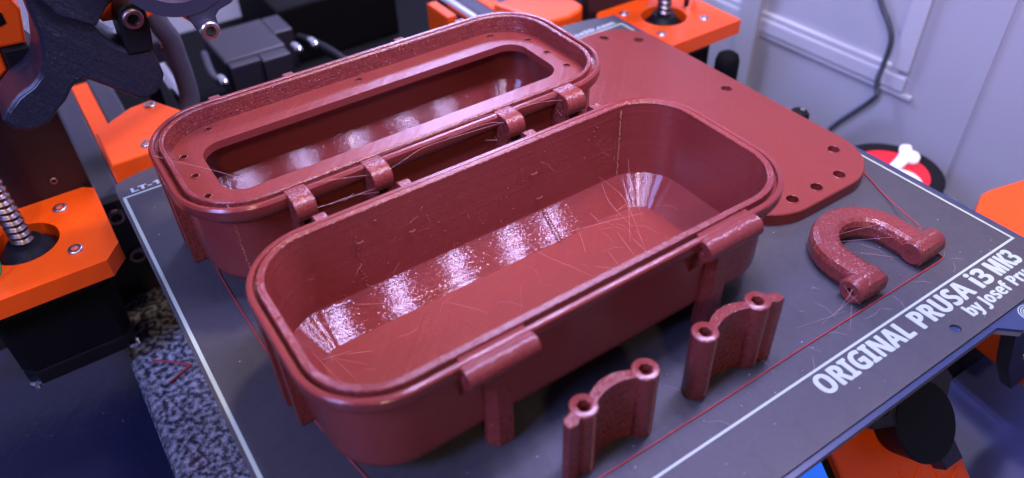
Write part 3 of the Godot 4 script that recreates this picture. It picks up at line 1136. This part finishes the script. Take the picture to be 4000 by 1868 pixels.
		for q in [[-77.0, -56.3, -69.6, -62.6], [0.2, 21.0, 7.0, 14.4]]:
			lug = Builder.new()
			lug.xf = Transform3D(Basis(Vector3(0, 1, 0), Vector3(1, 0, 0), Vector3(0, 0, -1)), V(0, 37.4, 75.4))
			lug.lathe([Vector2(1.3, q[0] + 4), Vector2(1.3, q[0] + 0.05), Vector2(1.6, q[0]), Vector2(3.0, q[0]), Vector2(3.3, q[0] + 0.3), Vector2(3.3, q[1] - 0.6), Vector2(2.7, q[1]), Vector2(0.1, q[1])], 28)
			lug.lathe([Vector2(0.05, q[0] + 4), Vector2(1.3, q[0] + 4)], 12)
			var kn := part("latch_knuckle", lug, M.print_rough, o)
			# web under the knuckle: a wedge back to the wall
			var w := Builder.new()
			w.xf = Transform3D(Basis(Vector3(0, 0, 1), Vector3(1, 0, 0), Vector3(0, 1, 0)), Vector3.ZERO)
			w.prism(PackedVector2Array([V2(70.8, 40.6), V2(75.0, 40.6), V2(78.4, 36.6), V2(77.2, 34.6), V2(70.6, 25.5)]), q[0] + 0.8, q[1] - 0.8, 0.3)
			part("knuckle_web", w, M.print_rough, kn)
			w = Builder.new()
			w.prism(PackedVector2Array([V2(q[2], 69.5), V2(q[3], 69.5), V2(q[3], 73.8), V2(q[2] + 2.4, 73.8), V2(q[2], 71.6)]), 0.1, 34, 0.3)
			part("rib", w, M.print_rough, o)
	# seams: tiny beads up one corner, with warm glints in their colour
	var sb := Builder.new()
	var corner := V2(x0 + r - (r - 3.6) * 0.55, z1 - r + (r - 3.6) * 0.835) if rear else V2(x1 - r + (r - 5.4) * 0.12, z0 + r - (r - 5.4) * 0.99)
	var y := 13.0
	while y < 40.0:
		if not (rear and y > 33.0):
			sb.blob(V(corner.x + rng.randf_range(-0.25, 0.25), y, corner.y + rng.randf_range(-0.05, 0.05)), V(0.3 + rng.randf() * 0.2, 0.15, 0.24))
		y += 0.35 if rng.randf() < 0.8 else 0.8
	part("glint_seam", sb, M.glint_seam, o, "stuff")
	# small print blobs and drops on the walls
	var bl := Builder.new()
	if rear:
		for i in 10:
			bl.blob(V(rng.randf_range(-95, 30), rng.randf_range(36, 40), z0 + 5.2), V(0.3, 0.25, 0.3))
	else:
		for i in 22:
			bl.blob(V(rng.randf_range(-88, 26), rng.randf_range(13, 37), z0 + 5.45), V(rng.randf_range(0.15, 0.36), rng.randf_range(0.15, 0.35), 0.3))
		for q in [V(-57, 27, 8.6), V(-11, 29, 8.6), V(-9, 18, 8.6), V(-74, 31, 8.6)]:
			bl.tube([q, q + V(0.8, 0.5, 1.0), q + V(1.8, 0.9, 1.0)], 0.36, 6)
		for i in 14:
			bl.blob(V(-74 + rng.randf_range(-0.7, 0.7), 14 + i * 1.5, z0 + 5.5), V(0.22, 0.2, 0.3))
			bl.blob(V(-6.5 + i * 0.12, 12.4 - i * 0.62, 9.4 + i * 0.66), V(0.5, 0.4, 0.4))
	part("print_blob", bl, M.print_smooth, o, "stuff")
	# strings
	var hs := Builder.new()
	if rear:
		for p in [[V(-81, 38, -7), V(-77.5, 37.5, -6), V(-70.8, 36.8, -6), V(-64.7, 36.6, -6), V(-61.5, 36.4, -6), V(-57.5, 35.5, -7)], [V(-81, 37, -7), V(-74.8, 37.2, -6), V(-68, 37.0, -6), V(-59, 34.5, -6)], [V(-76, 41.4, -12.6), V(-71, 41.2, -11.6), V(-60, 39.8, -9)], [V(-56, 39, -8), V(-47, 40.5, -9), V(-37, 41, -10.5), V(-9, 40, -9)], [V(-30, 40.4, -11.6), V(-15, 40.4, -11.2), V(-9, 39.4, -8.6)], [V(-58, 41.5, -14.3), V(-20, 41.6, -14.5), V(14, 40, -12)], [V(-8, 41.4, -12), V(6, 41, -11), V(16, 39.5, -9)]]:
			hs.tube(smooth_path(p, 5), 0.048, 5, 0.3)
		hs.tube([V(-113, 41.4, -58), V(-98, 35, -48), V(-80, 26, -36)], 0.05, 5)
		for i in 26:
			var a := V(rng.randf_range(-86, 24), rng.randf_range(12, 37), rng.randf_range(-12, -7))
			hs.tube([a, a + V(rng.randf_range(-3, 3), rng.randf_range(-3, 1), rng.randf_range(0, 1.2)), a + V(rng.randf_range(-6, 6), rng.randf_range(-5, 2), 0.6)], 0.07, 4, 0.6)
	else:
		for p in [[V(18.7, 14, 9.5), V(17.5, 9, 16.1), V(17.8, 6, 28.2)], [V(30.9, 20, 9), V(29, 13, 13.5), V(25.2, 5, 24.9)], [V(29.6, 14, 11.1), V(12.9, 5, 33)], [V(-8.2, 6, 16.3), V(9.3, 7, 21.5), V(27, 5, 24.1)], [V(-18.3, 8, 13.8), V(-15.8, 5.4, 20.8), V(-11.5, 6, 33.4), V(-10.4, 8, 42)], [V(2.3, 6, 17.5), V(-2.4, 4, 28.2)], [V(8.9, 8, 16.1), V(10.1, 6, 20.6)], [V(3.5, 5, 32.8), V(2, 5, 40)], [V(17.8, 16, 9), V(22.9, 9, 17.9), V(13.3, 6, 40.4)], [V(-40.9, 6, 31.8), V(-38.5, 8, 35.9), V(-34.8, 6, 38.6)], [V(11.6, 6, 27.7), V(9.3, 5, 39.8)], [V(22.8, 8, 19.4), V(17.7, 7, 19.4)], [V(14.5, 5, 32.2), V(14.1, 5, 39.6)], [V(-4.8, 5, 36), V(0.1, 6, 42.2)]]:
			hs.tube(smooth_path(p, 4), 0.055, 5, 0.5)
		for p in [[V(-97.5, 7, 17.5), V(-94.5, 5, 33.7)], [V(-96.2, 6, 21.7), V(-86.7, 5, 22.7)], [V(-94.2, 6, 21.6), V(-85.5, 5, 30.3)], [V(-88.7, 6, 24.2), V(-81.6, 5, 26.4)], [V(-92.7, 6, 23.4), V(-90.6, 5, 34.1)], [V(-79.4, 10, 10.5), V(-70.7, 9, 14.8)], [V(-69.6, 5, 26.8), V(-66.4, 5, 26.4)], [V(-87, 5, 31.6), V(-84.4, 5, 33.1)], [V(-73.7, 5, 25.7), V(-69.6, 5, 26.8)], [V(-54, 5, 20.7), V(-46.2, 5, 31.5), V(-46.1, 5, 33.9)], [V(-73.8, 14, 9), V(-67.5, 11, 12)]]:
			hs.tube(smooth_path(p, 4), 0.055, 5, 0.5)
		for i in 30:
			var a := V(rng.randf_range(-90, 30), 4.2, rng.randf_range(20, 52)) if i % 3 > 0 else V(rng.randf_range(-2, 32), rng.randf_range(4.2, 8), rng.randf_range(18, 40))
			var an := rng.randf_range(0, TAU)
			var l := rng.randf_range(3, 12)
			hs.tube([a, a + V(cos(an) * l * 0.5, rng.randf_range(0.3, 2), sin(an) * l * 0.5), a + V(cos(an + 0.15) * l, 0.2, sin(an + 0.15) * l)], 0.035, 4, 0.6)
		for i in 18:
			var a := V(rng.randf_range(-90, 30), rng.randf_range(15, 36), z0 + 5.9)
			hs.tube([a, a + V(rng.randf_range(-4, 4), rng.randf_range(-3, 2), 0.8)], 0.08, 4, 0.6)
	part("stringing", hs, M.white_hair if rear else M.hair, o, "stuff")

func hinge_lug(x: float, z0: float, o: Node3D) -> void:
	var lug := Builder.new()
	lug.xf = Transform3D(Basis(Vector3(0, 0, 1), Vector3(1, 0, 0), Vector3(0, 1, 0)), V(x, 0, 0))
	var p := PackedVector2Array([V2(z0 + 2.0, 32), V2(z0 + 2.0, 40.3), V2(z0 - 1.8, 40.3)])
	p.append_array(arc_pts(V2(z0 - 2.2, 38.1), 2.2, PI / 2, PI * 1.5, 8))
	lug.prism(p, -2.0, 2.0, 0.3)
	part("hinge_lug", lug, M.print_rough, o)

func cover_plate() -> void:
	var o := thing("cover_plate", V(88, 0.02, -20.5), "flat dark red printed cover plate with screw holes round its edge", "plate")
	var out := pts_of(rounded(54.0, 122.3, -97.5, 56.0, 22.0, 0.0, 16, 26))
	var inn := pts_of(rounded(54.0, 122.3, -97.5, 56.0, 22.0, 0.4, 16, 26))
	var holes := []
	for h in [V2(112.7, 37.6), V2(101.0, 49.6), V2(88.0, 49.8), V2(75.3, 49.6), V2(113.3, -20.3), V2(63.0, -20.3), V2(101.2, -90.3), V2(113.3, -78.6), V2(88, -90.3), V2(75, -90.3), V2(63, -78.6), V2(63.2, 37.6)]:
		holes.append(circle(h, 2.4, 18))
	var b := Builder.new()
	b.holed(inn, holes, 5.0, 1.0)
	b.holed(out, holes, 0.05, -1.0)
	ring_wall(b, out, 0.05, 4.6, 1.0)
	for i in out.size():
		var k := (i + 1) % out.size()
		var nn := V(0, 1, 0) + V((out[i] - inn[i]).normalized().x, 0, (out[i] - inn[i]).normalized().y)
		b.quad(V(out[i].x, 4.6, out[i].y), V(out[k].x, 4.6, out[k].y), V(inn[k].x, 5, inn[k].y), V(inn[i].x, 5, inn[i].y), nn, nn, nn, nn, out[i], out[k], inn[k], inn[i])
	for h in holes:
		ring_wall(b, h, 1.4, 5.0, -1.0)
	part("plate", b, M.print_top, o)
	for h in holes:
		var q := Builder.new()
		var path := []
		for i in h.size() + 1:
			path.append(V(h[i % h.size()].x, 5.0 + rng.randf_range(-0.05, 0.08), h[i % h.size()].y))
		q.tube(path, 0.22, 6)
		part("hole_burr", q, M.print_rough, o)
		var f := Builder.new()
		f.cap(h, 1.4, 1.0)
		part("hole_floor", f, M.print_smooth, o)

func handle() -> void:
	var o := thing("carry_handle", V(75, 0.02, 80), "U-shaped dark red printed carry handle lying by the cover plate", "handle")
	var cx := 75.4
	var cz := 81.6
	var ro := 18.7
	var ri := 9.0
	var p := PackedVector2Array()
	p.append(V2(cx + ro, 96.2))
	for q in arc_pts(V2(cx, cz), ro, 0.0, -PI, 36):
		p.append(q)
	p.append(V2(cx - ro, 96.2))
	p.append(V2(cx - ri, 96.2))
	for q in arc_pts(V2(cx, cz), ri, -PI, 0.0, 28):
		p.append(q)
	p.append(V2(cx + ri, 96.2))
	var b := Builder.new()
	b.prism(p, 0.05, 8.6, 2.4)
	part("bow", b, M.print_rough, o)
	for q in [[cx - ro - 3.4, cx - ri - 0.4], [cx + ri - 0.2, cx + ro + 3.4]]:
		b = Builder.new()
		b.xf = Transform3D(Basis(Vector3(0, 1, 0), Vector3(1, 0, 0), Vector3(0, 0, -1)), V(0, 4.55, 92.0))
		b.lathe([Vector2(1.5, q[0] + 3), Vector2(1.5, q[0] + 0.05), Vector2(1.7, q[0]), Vector2(3.7, q[0]), Vector2(4.5, q[0] + 0.8), Vector2(4.5, q[1] - 1.2), Vector2(4.1, q[1] - 0.4), Vector2(3.3, q[1]), Vector2(0.1, q[1])], 28)
		b.lathe([Vector2(0.05, q[0] + 3), Vector2(1.5, q[0] + 3)], 12)
		part("hinge_barrel", b, M.print_rough, o)
	b = Builder.new()
	for q in [[V(61.5, 8.3, 72), V(74, 9, 76), V(86, 8.3, 79)], [V(63, 8.5, 75), V(86, 8.0, 87)], [V(74.7, 5, 79.3), V(79, 4, 86.7)], [V(71.8, 3, 79.5), V(81.2, 3, 89.9)], [V(55.2, 8, 91.6), V(50.1, 4, 93.8)], [V(54.4, 8, 92.9), V(45.5, 1, 93.9)], [V(54.3, 6, 94.8), V(39.4, 0.4, 93.9)], [V(51.7, 3, 94.6), V(44.1, 0.4, 100.6)], [V(49.5, 1, 95.1), V(31.2, 0.4, 90.6)], [V(55.2, 8, 93.5), V(53.5, 3, 95)], [V(51.6, 6, 92), V(53.2, 3, 96.6)], [V(52, 7, 90), V(51, 5, 95)]]:
		b.tube(smooth_path(q, 4), 0.048, 5, 0.5)
	part("stringing", b, M.white_hair, o, "stuff")

func latch(called: String, hx: float, hz: float, s: float, label: String) -> void:
	# s = 1: lip on the left of the near barrel; -1: lip on the right
	var far := hx + 20.0 * s
	var o := thing(called, V(hx + 10 * s, 0.02, hz), label, "latch clip", "upright latch clips")
	var h := 25.3
	# the bar between the two barrels bows towards the box
	var bar := PackedVector2Array()
	for i in 15:
		var t := i / 14.0
		bar.append(V2(lerpf(hx + 1.5 * s, far - 1.5 * s, t), hz - 0.6 - 3.4 * sin(PI * t) ** 0.8))
	for i in 15:
		var t := 1.0 - i / 14.0
		bar.append(V2(lerpf(hx + 1.5 * s, far - 1.5 * s, t), hz + 2.2 - 2.9 * sin(PI * t) ** 0.8))
	var b := Builder.new()
	b.prism(bar, 0.05, h - 0.1, 0.2)
	part("bar", b, M.print_rough, o)
	for x in [hx, far]:
		b = Builder.new()
		b.lathe([Vector2(1.7, h - 14), Vector2(1.7, h - 0.2), Vector2(1.9, h), Vector2(3.4, h), Vector2(3.75, h - 0.3), Vector2(3.75, 0.9), Vector2(3.4, 0.05)], 28, V(x, 0, hz))
		# wall order of the bore runs upwards, so it is added facing inwards
		part("barrel", b, M.print_rough, o)
		var f := Builder.new()
		f.cap(circle(V2(x, hz), 1.75, 16), h - 14, 1.0)
		part("bore_floor", f, M.print_smooth, o)
	b = Builder.new()
	b.prism(PackedVector2Array([V2(hx - 1.5 * s, hz - 0.3), V2(hx - 3.4 * s, hz - 0.6), V2(hx - 6.6 * s, hz + 0.4), V2(hx - 7.3 * s, hz + 1.6), V2(hx - 7.0 * s, hz + 3.6), V2(hx - 4.6 * s, hz + 3.6), V2(hx - 3.0 * s, hz + 2.6), V2(hx - 1.0 * s, hz + 2.4)]), 0.05, h - 0.2, 0.3)
	part("lip", b, M.print_rough, o)
	b = Builder.new()
	for x in [hx, far]:
		var y := 0.8
		while y < h - 1:
			b.blob(V(x + 0.6 + rng.randf_range(-0.15, 0.15), y, hz + 3.7), V(0.3, 0.15, 0.15))
			y += 0.4
	part("glint_seam", b, M.glint_seam, o, "stuff")

func skirt() -> void:
	var o := thing("skirt_line", V(0, 0.02, 97), "thin dark red skirt line of filament drawn round the prints", "filament line")
	var segs := [
		[V(-107.6, 0.25, -60), V(-108.3, 0.25, -38), V(-108, 0.25, -10), V(-107.4, 0.25, 14), V(-105.2, 0.25, 40), V(-101.5, 0.25, 62), V(-96.5, 0.25, 74), V(-88, 0.25, 86), V(-76, 0.25, 94), V(-66, 0.25, 96.7)],
		[V(-66, 0.25, 96.8), V(-51, 0.25, 96.8), V(-9.3, 0.25, 97.2), V(25, 0.25, 97.0), V(94, 0.25, 97.6), V(96.6, 0.25, 97.2), V(97.0, 0.25, 95.6), V(96.6, 0.25, 92.0)],
	]
	for s in segs:
		var b := Builder.new()
		b.tube(s, 0.27, 8)
		part("strand", b, M.skirt, o)
	var b := Builder.new()
	b.tube([V(117.5, 0.3, 46.5), V(109, 0.6, 66), V(96.5, 6.5, 86.6)], 0.27, 8)
	part("strand", b, M.skirt, o)

# ---------------------------------------------------------------- print head, in front of the frame at the left

func facing(z: float) -> Transform3D:
	return Transform3D(Basis(Vector3(1, 0, 0), Vector3(0, 0, 1), Vector3(0, 1, 0)), V(0, 0, z))

func extruder() -> void:
	var o := thing("extruder", V(-118, 47, -95), "black printed extruder with its fan duct hanging over the bed's left rear corner", "extruder")
	var b := Builder.new()
	b.xf = facing(-85)
	# outline in (x, y)
	var p := PackedVector2Array()
	for q in [V2(-127.5, 96), V2(-128.4, 85), V2(-128.8, 77), V2(-131, 69.5), V2(-133.4, 65), V2(-136.4, 62.6), V2(-141.4, 60.5), V2(-146, 57), V2(-148.3, 54), V2(-146.8, 49.8), V2(-143.5, 48.3), V2(-140, 47.8), V2(-136.5, 48.6), V2(-132.6, 52.1), V2(-129.2, 54.4), V2(-126.6, 57.4), V2(-124.6, 59.2), V2(-122, 59.9), V2(-120.4, 58.8), V2(-115.5, 54.3), V2(-108.5, 47.7), V2(-105.5, 47.0), V2(-102.2, 48), V2(-99.6, 50.2), V2(-98, 53.5), V2(-98.2, 58), V2(-99.2, 63.5), V2(-105, 64.6), V2(-109.4, 68.2), V2(-111.4, 71.5), V2(-113, 75.6), V2(-110, 78.5), V2(-104.3, 82.2), V2(-104, 96)]:
		p.append(q)
	b.prism(p, -22, 0, 1.2)
	part("fan_duct", b, M.black_print, o)
	b = Builder.new()
	b.xf = facing(-84)
	b.prism(PackedVector2Array([V2(-106.5, 64), V2(-105.9, 76), V2(-104.6, 79.2), V2(-102, 80.6), V2(-99, 80), V2(-97, 77.5), V2(-97.0, 72.5), V2(-98.6, 63.2)]), -16, 0.0, 0.8)
	part("arm", b, M.black, o)
	screw(V(-101.6, 75.4, -84.0), 3.4, 1.4, o, Vector3.BACK, "screw", M.screw_dark, 0.3)
	# raised rib across the duct's top
	b = Builder.new()
	b.xf = facing(-84.9)
	b.prism(PackedVector2Array([V2(-127, 95), V2(-122, 82.8), V2(-112.6, 76.4), V2(-105.6, 83.5), V2(-106, 95)]), 0.0, 2.4, 0.8)
	part("duct_hood", b, M.black_print, o)
	# orange carriage part behind
	b = Builder.new()
	b.xf = facing(-93)
	p = PackedVector2Array([V2(-112, 100), V2(-112.6, 79.6), V2(-109.5, 73), V2(-105, 72.6), V2(-101, 73.5), V2(-97, 73)])
	for q in arc_pts(V2(-92.5, 62), 9.2, 2.1, 0.75, 12):
		p.append(q)
	p.append_array([V2(-82.5, 64.6), V2(-80, 68), V2(-76, 100)])
	b.prism(p, -10, 0, 0.8)
	part("carriage", b, M.orange, o)
	# round fan shroud with a hole, front right
	var fan := thing("part_fan", V(-84, 66, -77), "dark round fan shroud with a silver hex bolt on its lug", "fan")
	b = Builder.new()
	b.xf = facing(-75)
	var c := V2(-85.2, 94.5)
	p = PackedVector2Array()
	for q in arc_pts(c, 19.0, -PI * 0.36, -PI * 1.64 + 0.0001 - 0.0, 60):
		p.append(q)
	var ring := PackedVector2Array()
	for q in arc_pts(c, 19.2, 0.0, TAU * 59.0 / 60.0, 59):
		ring.append(q)
	var hole := circle(c, 14.6, 48)
	b.holed(ring, [hole], 0, 1.0)
	b.holed(ring, [hole], -7, -1.0)
	ring_wall(b, ring, -7, 0, 1.0)
	ring_wall(b, hole, -7, 0, -1.0)
	part("shroud", b, M.fan_black, fan)
	b = Builder.new()
	b.xf = facing(-75.2)
	p = PackedVector2Array([V2(-88, 77), V2(-86.4, 73.6), V2(-84.6, 69.5)])
	for q in arc_pts(V2(-81.2, 69.6), 3.5, PI, TAU, 12):
		p.append(q)
	p.append_array([V2(-77.8, 72.6), V2(-76.2, 74.2), V2(-72, 75.4), V2(-68, 78), V2(-66.5, 82)])
	p.append_array([V2(-72, 82), V2(-80, 77.5)])
	b.prism(p, -6.5, -0.2, 0.7)
	part("lug", b, M.fan_black, fan)
	b = Builder.new()
	b.xf = Transform3D(Basis(Quaternion(Vector3.UP, Vector3.BACK)), V(-81.4, 69.6, -75.2))
	b.lathe([Vector2(3.1, -0.6), Vector2(3.1, 2.6), Vector2(2.7, 3.0), Vector2(1.7, 3.0)], 24)
	b.lathe([Vector2(1.7, 3.0), Vector2(1.6, 1.0)], 6)
	var hd := part("bolt", b, M.screw, fan)
	b = Builder.new()
	b.xf = Transform3D(Basis(Quaternion(Vector3.UP, Vector3.BACK)), V(-81.4, 69.6, -75.2))
	b.lathe([Vector2(1.6, 1.0), Vector2(0.02, 1.0)], 6)
	part("socket", b, M.socket, hd)
	# torn sliver of white label seen through the gap
	# orange axis end at the far left
	var xe := thing("axis_end", V(-138, 57, -112), "orange printed axis end with a black plate for the shade in its square opening at the photo's top left", "bracket")
	b = Builder.new()
	b.xf = facing(-108)
	b.prism(PackedVector2Array([V2(-160, 100), V2(-131.2, 100), V2(-131.2, 80.7), V2(-130.2, 78), V2(-132.9, 66.8), V2(-137, 67), V2(-160, 68.5)]), -26, 0, 1.0)
	part("upper_block", b, M.orange, xe)
	b = Builder.new()
	b.xf = facing(-107.9)
	b.prism(PackedVector2Array([V2(-160, 76), V2(-137.5, 74.2), V2(-135.8, 74.8), V2(-135.8, 78.3), V2(-137, 79), V2(-160, 80)]), -4, 0.2, 0.2)
	part("slot", b, M.black_matte, xe)  # flat black plate gives the opening its inner shade
	b = Builder.new()
	b.xf = facing(-109)
	b.prism(PackedVector2Array([V2(-160, 50), V2(-144.5, 57.5), V2(-141.6, 59.4), V2(-141.1, 66), V2(-142, 68), V2(-160, 68)]), -20, 0, 0.8)
	part("lower_block", b, M.orange, xe)
	b = Builder.new()
	b.xf = facing(-106)
	b.prism(PackedVector2Array([V2(-140.6, 67.2), V2(-132.8, 66.5), V2(-130.5, 62), V2(-134, 57), V2(-138.8, 57), V2(-141, 59)]), -20, 0, 0.8)
	part("motor_face", b, M.black, xe)

# ---------------------------------------------------------------- control panel under the front of the bed

func panel() -> void:
	var o := thing("printer_display", V(60, -74, 150), "orange display unit with a lit blue screen and a black knob under the bed's front", "display")
	var th := deg_to_rad(46)
	var xf := Transform3D(Basis(Vector3(1, 0, 0), Vector3(0, cos(th), sin(th)), Vector3(0, -sin(th), cos(th))), V(0, -42, 112))
	var b := Builder.new()
	b.xf = xf
	b.prism(PackedVector2Array([V2(36.1, -14), V2(88.2, -14), V2(88.2, 44), V2(36.1, 44)]), -9, 0, 1.0)
	part("cover", b, M.orange, o)
	b = Builder.new()
	b.xf = xf
	b.prism(PackedVector2Array([V2(-60, -14), V2(36.0, -14), V2(36.0, 44), V2(-60, 44)]), -9, -3.2, 0.4)
	part("screen_bezel", b, M.black, o)
	b = Builder.new()
	b.xf = xf
	b.prism(PackedVector2Array([V2(-50, -10), V2(31.8, -10), V2(31.8, 30), V2(-50, 30)]), -3.1, -1.6, 0.2)
	part("screen", b, M.screen, o)
	# cut grooves of an emblem: raised slim ridges
	for q in [[V2(58.5, 21.0), V2(60.2, 25.5), V2(63.5, 27.0)], [V2(63.5, 27.0), V2(70, 23.2)], [V2(54.2, 24), V2(57.2, 34), V2(64, 40)], [V2(71.5, 23), V2(74.0, 29.5), V2(74.5, 35)], [V2(78, 36), V2(84, 33)]]:
		b = Builder.new()
		b.xf = xf
		var path := []
		for w in q:
			path.append(V(w.x, 0.1, w.y))
		b.tube(path, 0.55, 6)
		part("raised_line", b, M.orange, o)
	var kx := xf
	kx.origin = xf.origin + xf.basis * V(0, 0, 0)
	b = Builder.new()
	b.xf = kx * Transform3D(Basis(), V(66.8, 0, 5.6))
	b.lathe([Vector2(0.1, 0.4), Vector2(11, 0.4), Vector2(11.4, 1.0), Vector2(13.4, 11), Vector2(13.7, 12.0), Vector2(13.3, 12.5), Vector2(0.1, 12.5)].duplicate(), 48)
	var k := part("knob", b, M.black, o)
	# grips: radial bars in the knob's plane
	for q in [[V2(45.2, -3.2), V2(45.6, -4.8), V2(48.0, -5.4), V2(62, -3.0), V2(60, 3.0)], [V2(53, -2.6), V2(56, -9), V2(70, -22), V2(83.4, -12), V2(86.4, -1.4), V2(79.9, 3.8), V2(66, 5)], [V2(64.4, 12), V2(66.8, 23.3), V2(75.8, 23.7), V2(75.6, 12)]]:
		b = Builder.new()
		b.xf = kx
		b.prism(PackedVector2Array(q), 6.5, 12.1, 0.5)
		part("grip", b, M.black_print, k)

func clutter() -> void:
	# black round coaster with a red face, a white ring and a white bone, on the granite edge
	var o := thing("round_coaster", V(224.3, -74.9, 6.5), "round black rimmed red coaster with a white bone, half hidden behind the bed", "coaster")
	var c := V(224.3, 0, 6.5)
	var b := Builder.new()
	b.lathe([Vector2(0.1, -74.9), Vector2(27.2, -74.9), Vector2(27.8, -74.2), Vector2(27.8, -72.2), Vector2(27.2, -71.6), Vector2(20.6, -71.6), Vector2(20.5, -72.4), Vector2(0.1, -72.4)], 56, c)
	part("rim", b, M.black, o)
	b = Builder.new()
	b.lathe([Vector2(20.5, -72.3), Vector2(20.3, -71.8), Vector2(0.1, -71.8)], 48, c)
	part("red_face", b, M.red, o)
	b = Builder.new()
	var rp := []
	for i in 37:
		var a := TAU * i / 36.0
		rp.append(V(221.5 + cos(a) * 8.4, -72.6, 15.5 + sin(a) * 8.4))
	b.tube(rp, 2.6, 10)
	part("white_ring", b, M.white, o)
	b = Builder.new()
	b.prism(PackedVector2Array([V2(226.9, 3.7), V2(234.7, 2.0), V2(240.5, 0.2), V2(243.4, -2.0), V2(244.7, -3.1), V2(247, -4.0), V2(249.1, -3.7), V2(251.3, -1.9), V2(251.4, -0.2), V2(250.0, 1.4), V2(248, 2.6), V2(248.4, 4.4), V2(248.5, 6.4), V2(246.2, 9.2), V2(242.2, 11.2), V2(240, 11.4), V2(238.6, 10.4), V2(237.1, 8.2), V2(232.4, 9.2), V2(228.8, 9.4), V2(226.6, 7.2)]), -71.5, -69.2, 0.6)
	part("bone", b, M.white, o)
	# orange block at the right edge
	var ob := thing("orange_bracket", V(180, -74.9, 95), "orange block with a sloping shoulder beyond the bed's front right corner", "bracket")
	b = Builder.new()
	b.prism(PackedVector2Array([V2(156.2, 79), V2(169, 73.6), V2(174.7, 73.9), V2(214, 83), V2(214, 130), V2(146, 130), V2(150, 100)]), -74.9, -20, 1.0)
	part("block", b, M.orange_smooth, ob)
	# dark bracket under the bed's front right tab
	var db := thing("bed_bracket", V(96, -60, 124), "dark angled bracket hanging under the bed's front right tab", "bracket")
	b = Builder.new()
	b.xf = facing(127)
	b.prism(PackedVector2Array([V2(88, -4.3), V2(116, -4.3), V2(156, -64), V2(130, -64), V2(112, -40), V2(99, -14)]), -5, 0, 0.6)
	part("leg", b, M.black, db)
	screw(V(121, -38, 127), 1.6, 1.0, db, Vector3.BACK, "screw")
	# filament scrap and dust
	b = Builder.new()
	b.tube(smooth_path([V(-141.3, -74.2, -93.8), V(-134, -74, -87), V(-128.4, -74.2, -81.5), V(-130, -74.2, -80.6), V(-139, -74.3, -76.8)], 4), 0.5, 6)
	single("filament_scrap", b, M.skirt, V(-135, -74.8, -86), "bent red filament scrap lying on the granite", "filament scrap")
	b = Builder.new()
	for i in 36:
		var s := rng.randf_range(0.1, 0.32)
		b.blob(V(rng.randf_range(-260, -156), -104.9, rng.randf_range(-120, 40)), V(s * 1.5, s * 0.6, s))
	for i in 30:
		var s := rng.randf_range(0.15, 0.4)
		b.blob(V(rng.randf_range(90, 200), -104.9, rng.randf_range(100, 160)), V(s * 1.5, s * 0.6, s))
	single("dust", b, M.dust, V(-200, -105, -40), "fine pale dust specks on the dark table", "dust", "", "stuff")
	b = Builder.new()
	b.tube(smooth_path([V(-177, -9.6, -96), V(-173.5, -8, -98), V(-172.4, -4.5, -101), V(-174.8, -2, -103), V(-177, -4, -104)], 5), 0.6, 6)
	single("green_scrap", b, pm(Color(0.02, 0.16, 0.03), 0.5), V(-175, -10, -100), "curly green filament scrap beside the threaded rod", "filament scrap")
